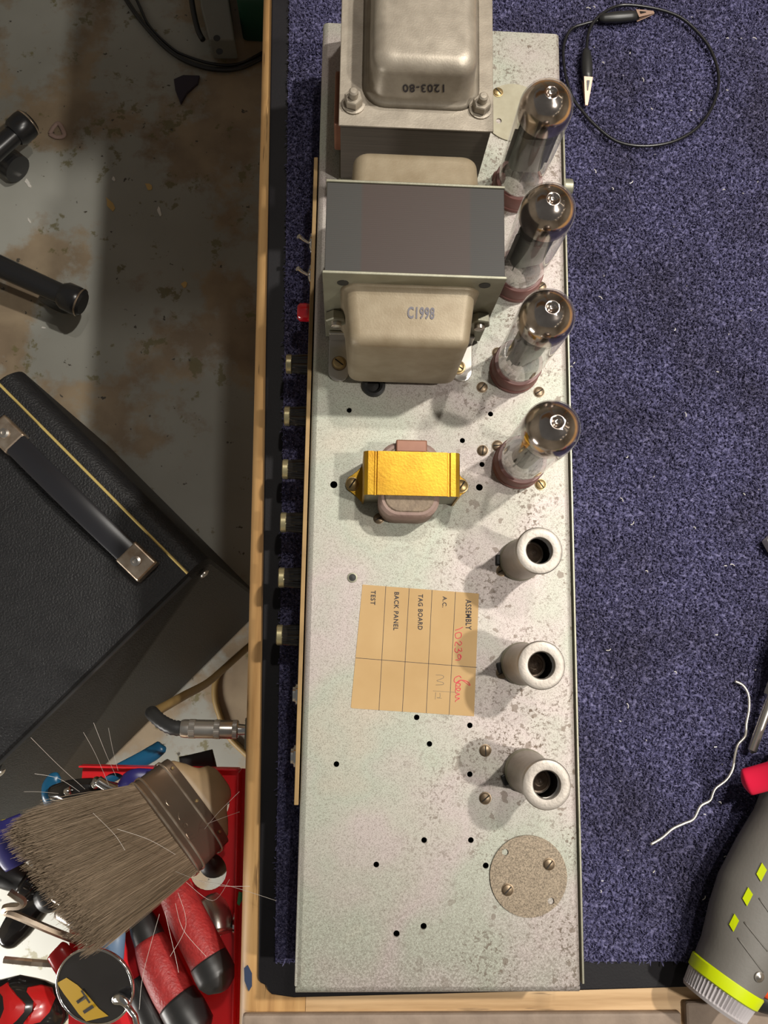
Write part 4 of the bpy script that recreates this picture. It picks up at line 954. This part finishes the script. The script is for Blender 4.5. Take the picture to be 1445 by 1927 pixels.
# ---- other tools
def handle(name, label, cat, segs, pt=None):
    t_ = thing(name, P(*segs[0][1][0]), label, cat)
    for pn_, pts, rad_, m_, fl_ in segs:
        q = spline([P(*p_) for p_ in pts], 4)
        if isinstance(rad_, (list, tuple)):
            rr2 = []
            for i in range(len(rad_) - 1): rr2 += [rad_[i] + (rad_[i + 1] - rad_[i]) * k / 4 for k in range(4)]
            rr2.append(rad_[-1])
        else: rr2 = rad_
        MB().tube(q, rr2, 20, flat=fl_).build(pn_, m_, t_, 2)
    return t_
handle('red_screwdriver', 'thick red gripped handle with black end, upper of the two below the brush', 'screwdriver',
       [('red_grip', ((318, 1650, -.085), (345, 1710, -.075), (372, 1765, -.065), (396, 1812, -.058)), [.0115, .0140, .0145, .0145], 'redgrip', 1.),
        ('black_end', ((392, 1806, -.058), (400, 1822, -.056), (408, 1838, -.054), (417, 1856, -.052), (419, 1861, -.052)), [.0146, .0150, .0148, .0105, .002], 'rubber2', 1.), ('shaft', ((318, 1650, -.085), (300, 1615, -.13)), .004, 'steel', 1.)]).name = 'screwdriver.001'
handle('screwdriver', 'thick red gripped handle with black end, lower one at the bottom of the rack', 'screwdriver',
       [('red_grip', ((282, 1770, -.105), (300, 1815, -.098), (322, 1860, -.092), (338, 1888, -.088)), [.0125, .0155, .0158, .0155], 'redgrip', 1.),
        ('black_end', ((334, 1882, -.088), (350, 1908, -.084), (368, 1938, -.08), (380, 1960, -.08)), [.0158, .0165, .0155, .004], 'rubber2', 1.),
        ('black_collar', ((262, 1722, -.11), (272, 1745, -.108), (284, 1775, -.105)), [.009, .0118, .0128], 'rubber2', 1.)])
handle('screwdriver', 'black handled driver end between the mirror and the lower red handle', 'screwdriver', [('handle', ((258, 1842, -.118), (280, 1890, -.112), (300, 1935, -.108)), [.010, .0135, .0135], 'rubber2', 1.)])
handle('screwdriver', 'dark grey driver handle with stepped collar at the left edge, above the bent hex key', 'screwdriver',
       [('handle', ((-60, 1622, -.15), (-10, 1635, -.15), (28, 1648, -.15), (48, 1657, -.15)), [.0135, .0135, .0125, .0100], 'rubber2', 1.), ('collar', ((44, 1655, -.15), (52, 1660, -.15), (66, 1668, -.15), (74, 1673, -.15)), [.0095, .0138, .0130, .006], 'blackplastic', 1.),
        ('shaft', ((70, 1671, -.15), (110, 1695, -.135), (150, 1718, -.13)), .0030, 'steel', 1.)])
handle('screwdriver', 'glossy black tapered driver handle lying under the bent hex key', 'screwdriver',
       [('handle', ((6, 1778, -.16), (14, 1768, -.16), (34, 1742, -.16), (60, 1712, -.16), (84, 1690, -.155), (100, 1682, -.15)), [.004, .0100, .0130, .0130, .0110, .0118], 'blackplastic', 1.),
        ('collar', ((92, 1688, -.15), (98, 1683, -.145), (108, 1676, -.14)), [.0130, .0125, .006], 'rubber2', 1.)])
handle('screwdriver', 'large black and red ball-shaped handle at the bottom left corner', 'screwdriver',
       [('handle', ((-80, 1960, -.14), (-30, 1930, -.13), (40, 1915, -.125), (84, 1912, -.125), (112, 1935, -.125)), [.022, .030, .032, .024, .010], 'blackplastic', .8)])
o = [x for x in bpy.data.objects if x.type == 'EMPTY' and x.get('label', '').startswith('large black and red')][0]
hb = [c for c in o.children][0]; t = bvh(hb)
for pts in (((0, 1860), (14, 1852), (24, 1868), (40, 1884), (47, 1892), (45, 1905), (32, 1920), (20, 1930), (0, 1930)), ((52, 1860), (75, 1857), (96, 1862), (102, 1880), (92, 1905), (75, 1922), (52, 1928), (44, 1925), (60, 1905), (63, 1885), (50, 1868))):
    qs = [hit(t, x, y) for x, y in pts]
    cc = hit(t, sum(p_[0] for p_ in pts) / len(pts), sum(p_[1] for p_ in pts) / len(pts))
    if all(q[0] for q in qs) and cc[0]:
        mb = MB(); rings = []
        c0_ = cc[0]
        for f_ in (1, .75, .5, .25):
            rg = []
            for (x, y) in pts:
                cx2 = sum(p_[0] for p_ in pts) / len(pts); cy2 = sum(p_[1] for p_ in pts) / len(pts)
                h_ = hit(t, cx2 + (x - cx2) * f_, cy2 + (y - cy2) * f_); rg.append(h_[0] + h_[1] * .0012)
            rings.append(rg)
        mb.loft(rings, False); rg = rings[-1]; mb.add(rg + [c0_ + cc[1] * .0012], [(i, (i + 1) % len(rg), len(rg)) for i in range(len(rg))])
        mb.loft([[p_ - V((0, 0, .002)) for p_ in rings[0]], rings[0]], False)
        mb.build('red_inlay', 'redplastic', o, 2, label='red inlay')
handle('clamp', 'indigo blue squared clamp pad at the left, tucked behind the bristles', 'clamp',
       [('pad', ((14, 1540, -.10), (20, 1560, -.10), (32, 1600, -.10), (42, 1625, -.10)), [.010, .0165, .0175, .0140], 'purple', .35), ('yellow_tip', ((6, 1547, -.10), (12, 1543, -.10)), [.0022, .001], 'yellow', 1.)])
handle('pliers', 'indigo blue tool handle peeking out above the brush ferrule', 'pliers', [('handle', ((224, 1500, -.11), (246, 1472, -.105), (262, 1466, -.105), (300, 1462, -.11)), [.006, .009, .009, .006], 'purple', .6)])
handle('pliers', 'teal blue pliers handle sticking out past the far rim of the red rack', 'pliers',
       [('handle', ((190, 1470, -.13), (232, 1447, -.135), (262, 1432, -.135), (288, 1417, -.135), (304, 1405, -.135), (307, 1402, -.135)), [.006, .0065, .0068, .0068, .0058, .002], 'blue', .7)])
handle('pliers', 'teal blue curved handle tip at the left of the rack above the bristles', 'pliers',
       [('handle', ((112, 1460, -.13), (104, 1466, -.13), (95, 1480, -.13), (93, 1500, -.13), (97, 1520, -.14)), [.003, .0066, .0072, .0062, .005], 'blue', .6)])
handle('pliers', 'pale blue grey handle tip between the bristles and the round mirror', 'pliers', [('handle', ((210, 1720, -.115), (210, 1760, -.11), (207, 1800, -.11), (205, 1840, -.115)), [.008, .0112, .0112, .009], 'paleblue', .6)])
handle('pocket_tool', 'small red rounded handle beside the straight hex key', 'tool', [('handle', ((104, 1785, -.105), (108, 1790, -.105), (122, 1812, -.105), (140, 1840, -.108)), [.006, .0092, .0098, .0095], 'redplastic', .6)])
handle('pocket_tool', 'red tip of a handle at the left edge beneath the indigo pad', 'tool', [('handle', ((-20, 1585, -.12), (0, 1597, -.12), (14, 1606, -.12)), [.007, .007, .004], 'redplastic', 1.)])
handle('socket', 'bright steel socket beside the upper red handle', 'socket', [('socket_body', ((396, 1700, -.125), (408, 1730, -.115), (412, 1756, -.11)), [.0125, .0125, .0115], 'steel', 1.)])
handle('socket', 'short steel tube lying between bristles and bent hex key', 'socket', [('socket_body', ((117, 1712, -.13), (150, 1732, -.122), (190, 1745, -.118)), [.0085, .0085, .0085], 'steel', 1.)])
handle('spring_clip', 'bright chrome clip at the upper left of the rack', 'clip', [('clip_tube', ((184, 1469, -.09), (202, 1480, -.09), (220, 1487, -.09)), [.0042, .0042, .0042], 'chrome', 1.), ('clip_tube', ((178, 1477, -.095), (184, 1469, -.092)), [.004, .004], 'chrome', 1.)])
handle('pliers', 'black pliers head half hidden by the top of the bristles', 'pliers', [('jaw', ((98, 1492, -.115), (130, 1489, -.105), (170, 1485, -.105), (230, 1490, -.11)), [.006, .009, .009, .006], 'blackplastic', .7), ('pivot', ((124, 1490, -.096), (132, 1487, -.094)), .003, 'chrome', 1.)])
handle('putty_knife', 'flat black blade lying just beyond the rack rim', 'knife', [('blade', ((340, 1444, -.14), (372, 1437, -.14), (404, 1428, -.14)), [.009, .009, .0085], 'rubber2', .2)])
for x, y, lb in ((400, 1512, 'added dark tool body that blacks out the rack hole under the brush handle'), (392, 1640, 'dark tool end sunk in the rack hole beside the lower corner of the ferrule')):  # first body is an added filler that keeps its hole dark
    c = P(x, y, RZ)
    t_ = thing('screwdriver', (c.x, c.y, -.24), lb, 'screwdriver')
    MB().lathe([(.006, 0), (.0125, .01), (.0135, .05), (.0135, .088), (.0115, .096), (.004, .099), (.0002, .0995)] if y > 1600 else [(.006, 0), (.0125, .01), (.0125, .06), (.009, .068), (.0002, .069)], (c.x, c.y, -.24), (0, 0, 1), 28, True).build('handle', 'rubber2', t_, 2)
    if y > 1600: MB().lathe([(.0137, .062), (.0139, .064), (.0139, .072), (.0137, .074)], (c.x, c.y, -.24), (0, 0, 1), 28).build('blue_band', 'blue', t_, True)
hx = thing('hex_key', P(80, 1740, -.11), 'bronze-coloured bent hex key lying across the black handle at left', 'hex key')
q = [P(*p_) for p_ in ((18, 1679, -.10), (30, 1687, -.10), (40, 1693, -.10), (44, 1698, -.10), (36, 1705, -.102), (18, 1706, -.104), (10, 1709, -.106), (12, 1716, -.108), (30, 1722, -.108), (90, 1748, -.109), (140, 1768, -.111), (152, 1771, -.114), (162, 1770, -.123), (165, 1768, -.140))]
MB().tube(spline(q, 4), .0031, 6).build('bar', 'nickel', hx, True)
hx2 = tag(MB().tube([P(8, 1806, -.113), P(60, 1811, -.112), P(125, 1816, -.118)], .0028, 6).build('hex_key', 'nickel', None), 'straight arm of a hex key at left, pointing at the small red handle', 'hex key')
# inspection mirror
im = thing('inspection_mirror', P(178, 1856, -.07), 'round polished steel inspection mirror with yellow and black band and jointed rod', 'mirror')
mc = P(178, 1856, -.066); e1 = (P(243, 1828, -.052) - mc); e1n = e1.normalized(); e1 = e1n * .0345; e2 = (P(145, 1803, -.066) - mc); e2 = (e2 - e1n * e2.dot(e1n)); e2 = e2.normalized() * .0285
mn = e1.cross(e2).normalized(); mn = mn if mn.z > 0 else -mn
def MR(r_, a, h_): return mc + e1 * r_ * math.cos(a) + e2 * r_ * math.sin(a) + mn * h_
K = 64
rim = MB().loft([[MR(r_, 2 * math.pi * k / K, h_) for k in range(K)] for r_, h_ in ((1.0, -.002), (1.03, -.0005), (1.03, .001), (1.0, .0016), (.975, .0010), (.97, .0006))], False).build('rim', 'chrome', im, 2)
M['mirrorface'] = mat('polished_dark_steel', (.12, .12, .13), .08, .9, (.16, .16, .17), 20, .6)
MB().loft([[MR(r_, 2 * math.pi * k / K, h_) for k in range(K)] for r_, h_ in ((.99, -.0022), (.99, .0004))]).build('mirror_face', 'mirrorface', im)
M['bandyellow'] = mat('yellow_band', (.42, .25, .012), .3)
def px_on(x, y, h_=.0006):
    d = ray(x, y); t_ = (mc + mn * h_ - CAM).dot(mn) / d.dot(mn); return CAM + d * t_
bd = MB(); oL = [(107, 1850), (120, 1870), (135, 1890), (148, 1908), (162, 1922)]; oR = [(125, 1840), (146, 1854), (166, 1874), (186, 1898), (204, 1912)]
bd.loft([[px_on(*a_, .0005), px_on(*b_, .0005), px_on(*b_, .0008), px_on(*a_, .0008)] for a_, b_ in zip(oL, oR)]).build('yellow_band', 'bandyellow', im)
text('band_letters', 'IT', px_on(160, 1907, .001), px_on(138, 1874, .001), px_on(178, 1895, .001) - px_on(160, 1907, .001), 'slot', im, .0006, .02)
q = [px_on(215, 1884, .002), px_on(228, 1880, .004), px_on(240, 1892, .005)]
MB().tube(spline(q, 4), [.003, .0038, .0042, .0046, .0046, .0044, .0040, .0034, .0030], 16, flat=.7).build('swivel_joint', 'chrome', im, 2)
MB().tube([px_on(236, 1888, .004), px_on(254, 1912, .004), px_on(262, 1945, .004), px_on(275, 2000, 0)], .0022, 12).build('rod', 'chrome', im, 2)
tag(MB().prism([P(x, y, -.03)[:2] for x, y in ((449, 1678), (456, 1680), (458, 1690), (450, 1705), (446, 1700))], -.031, -.030).build('green_scrap', 'leaf', None), 'small green scrap at the bench edge beside the brush', 'scrap')

for o in list(bpy.data.objects):
    if o.name.startswith('red_screwdriver'): o.name = 'screwdriver'
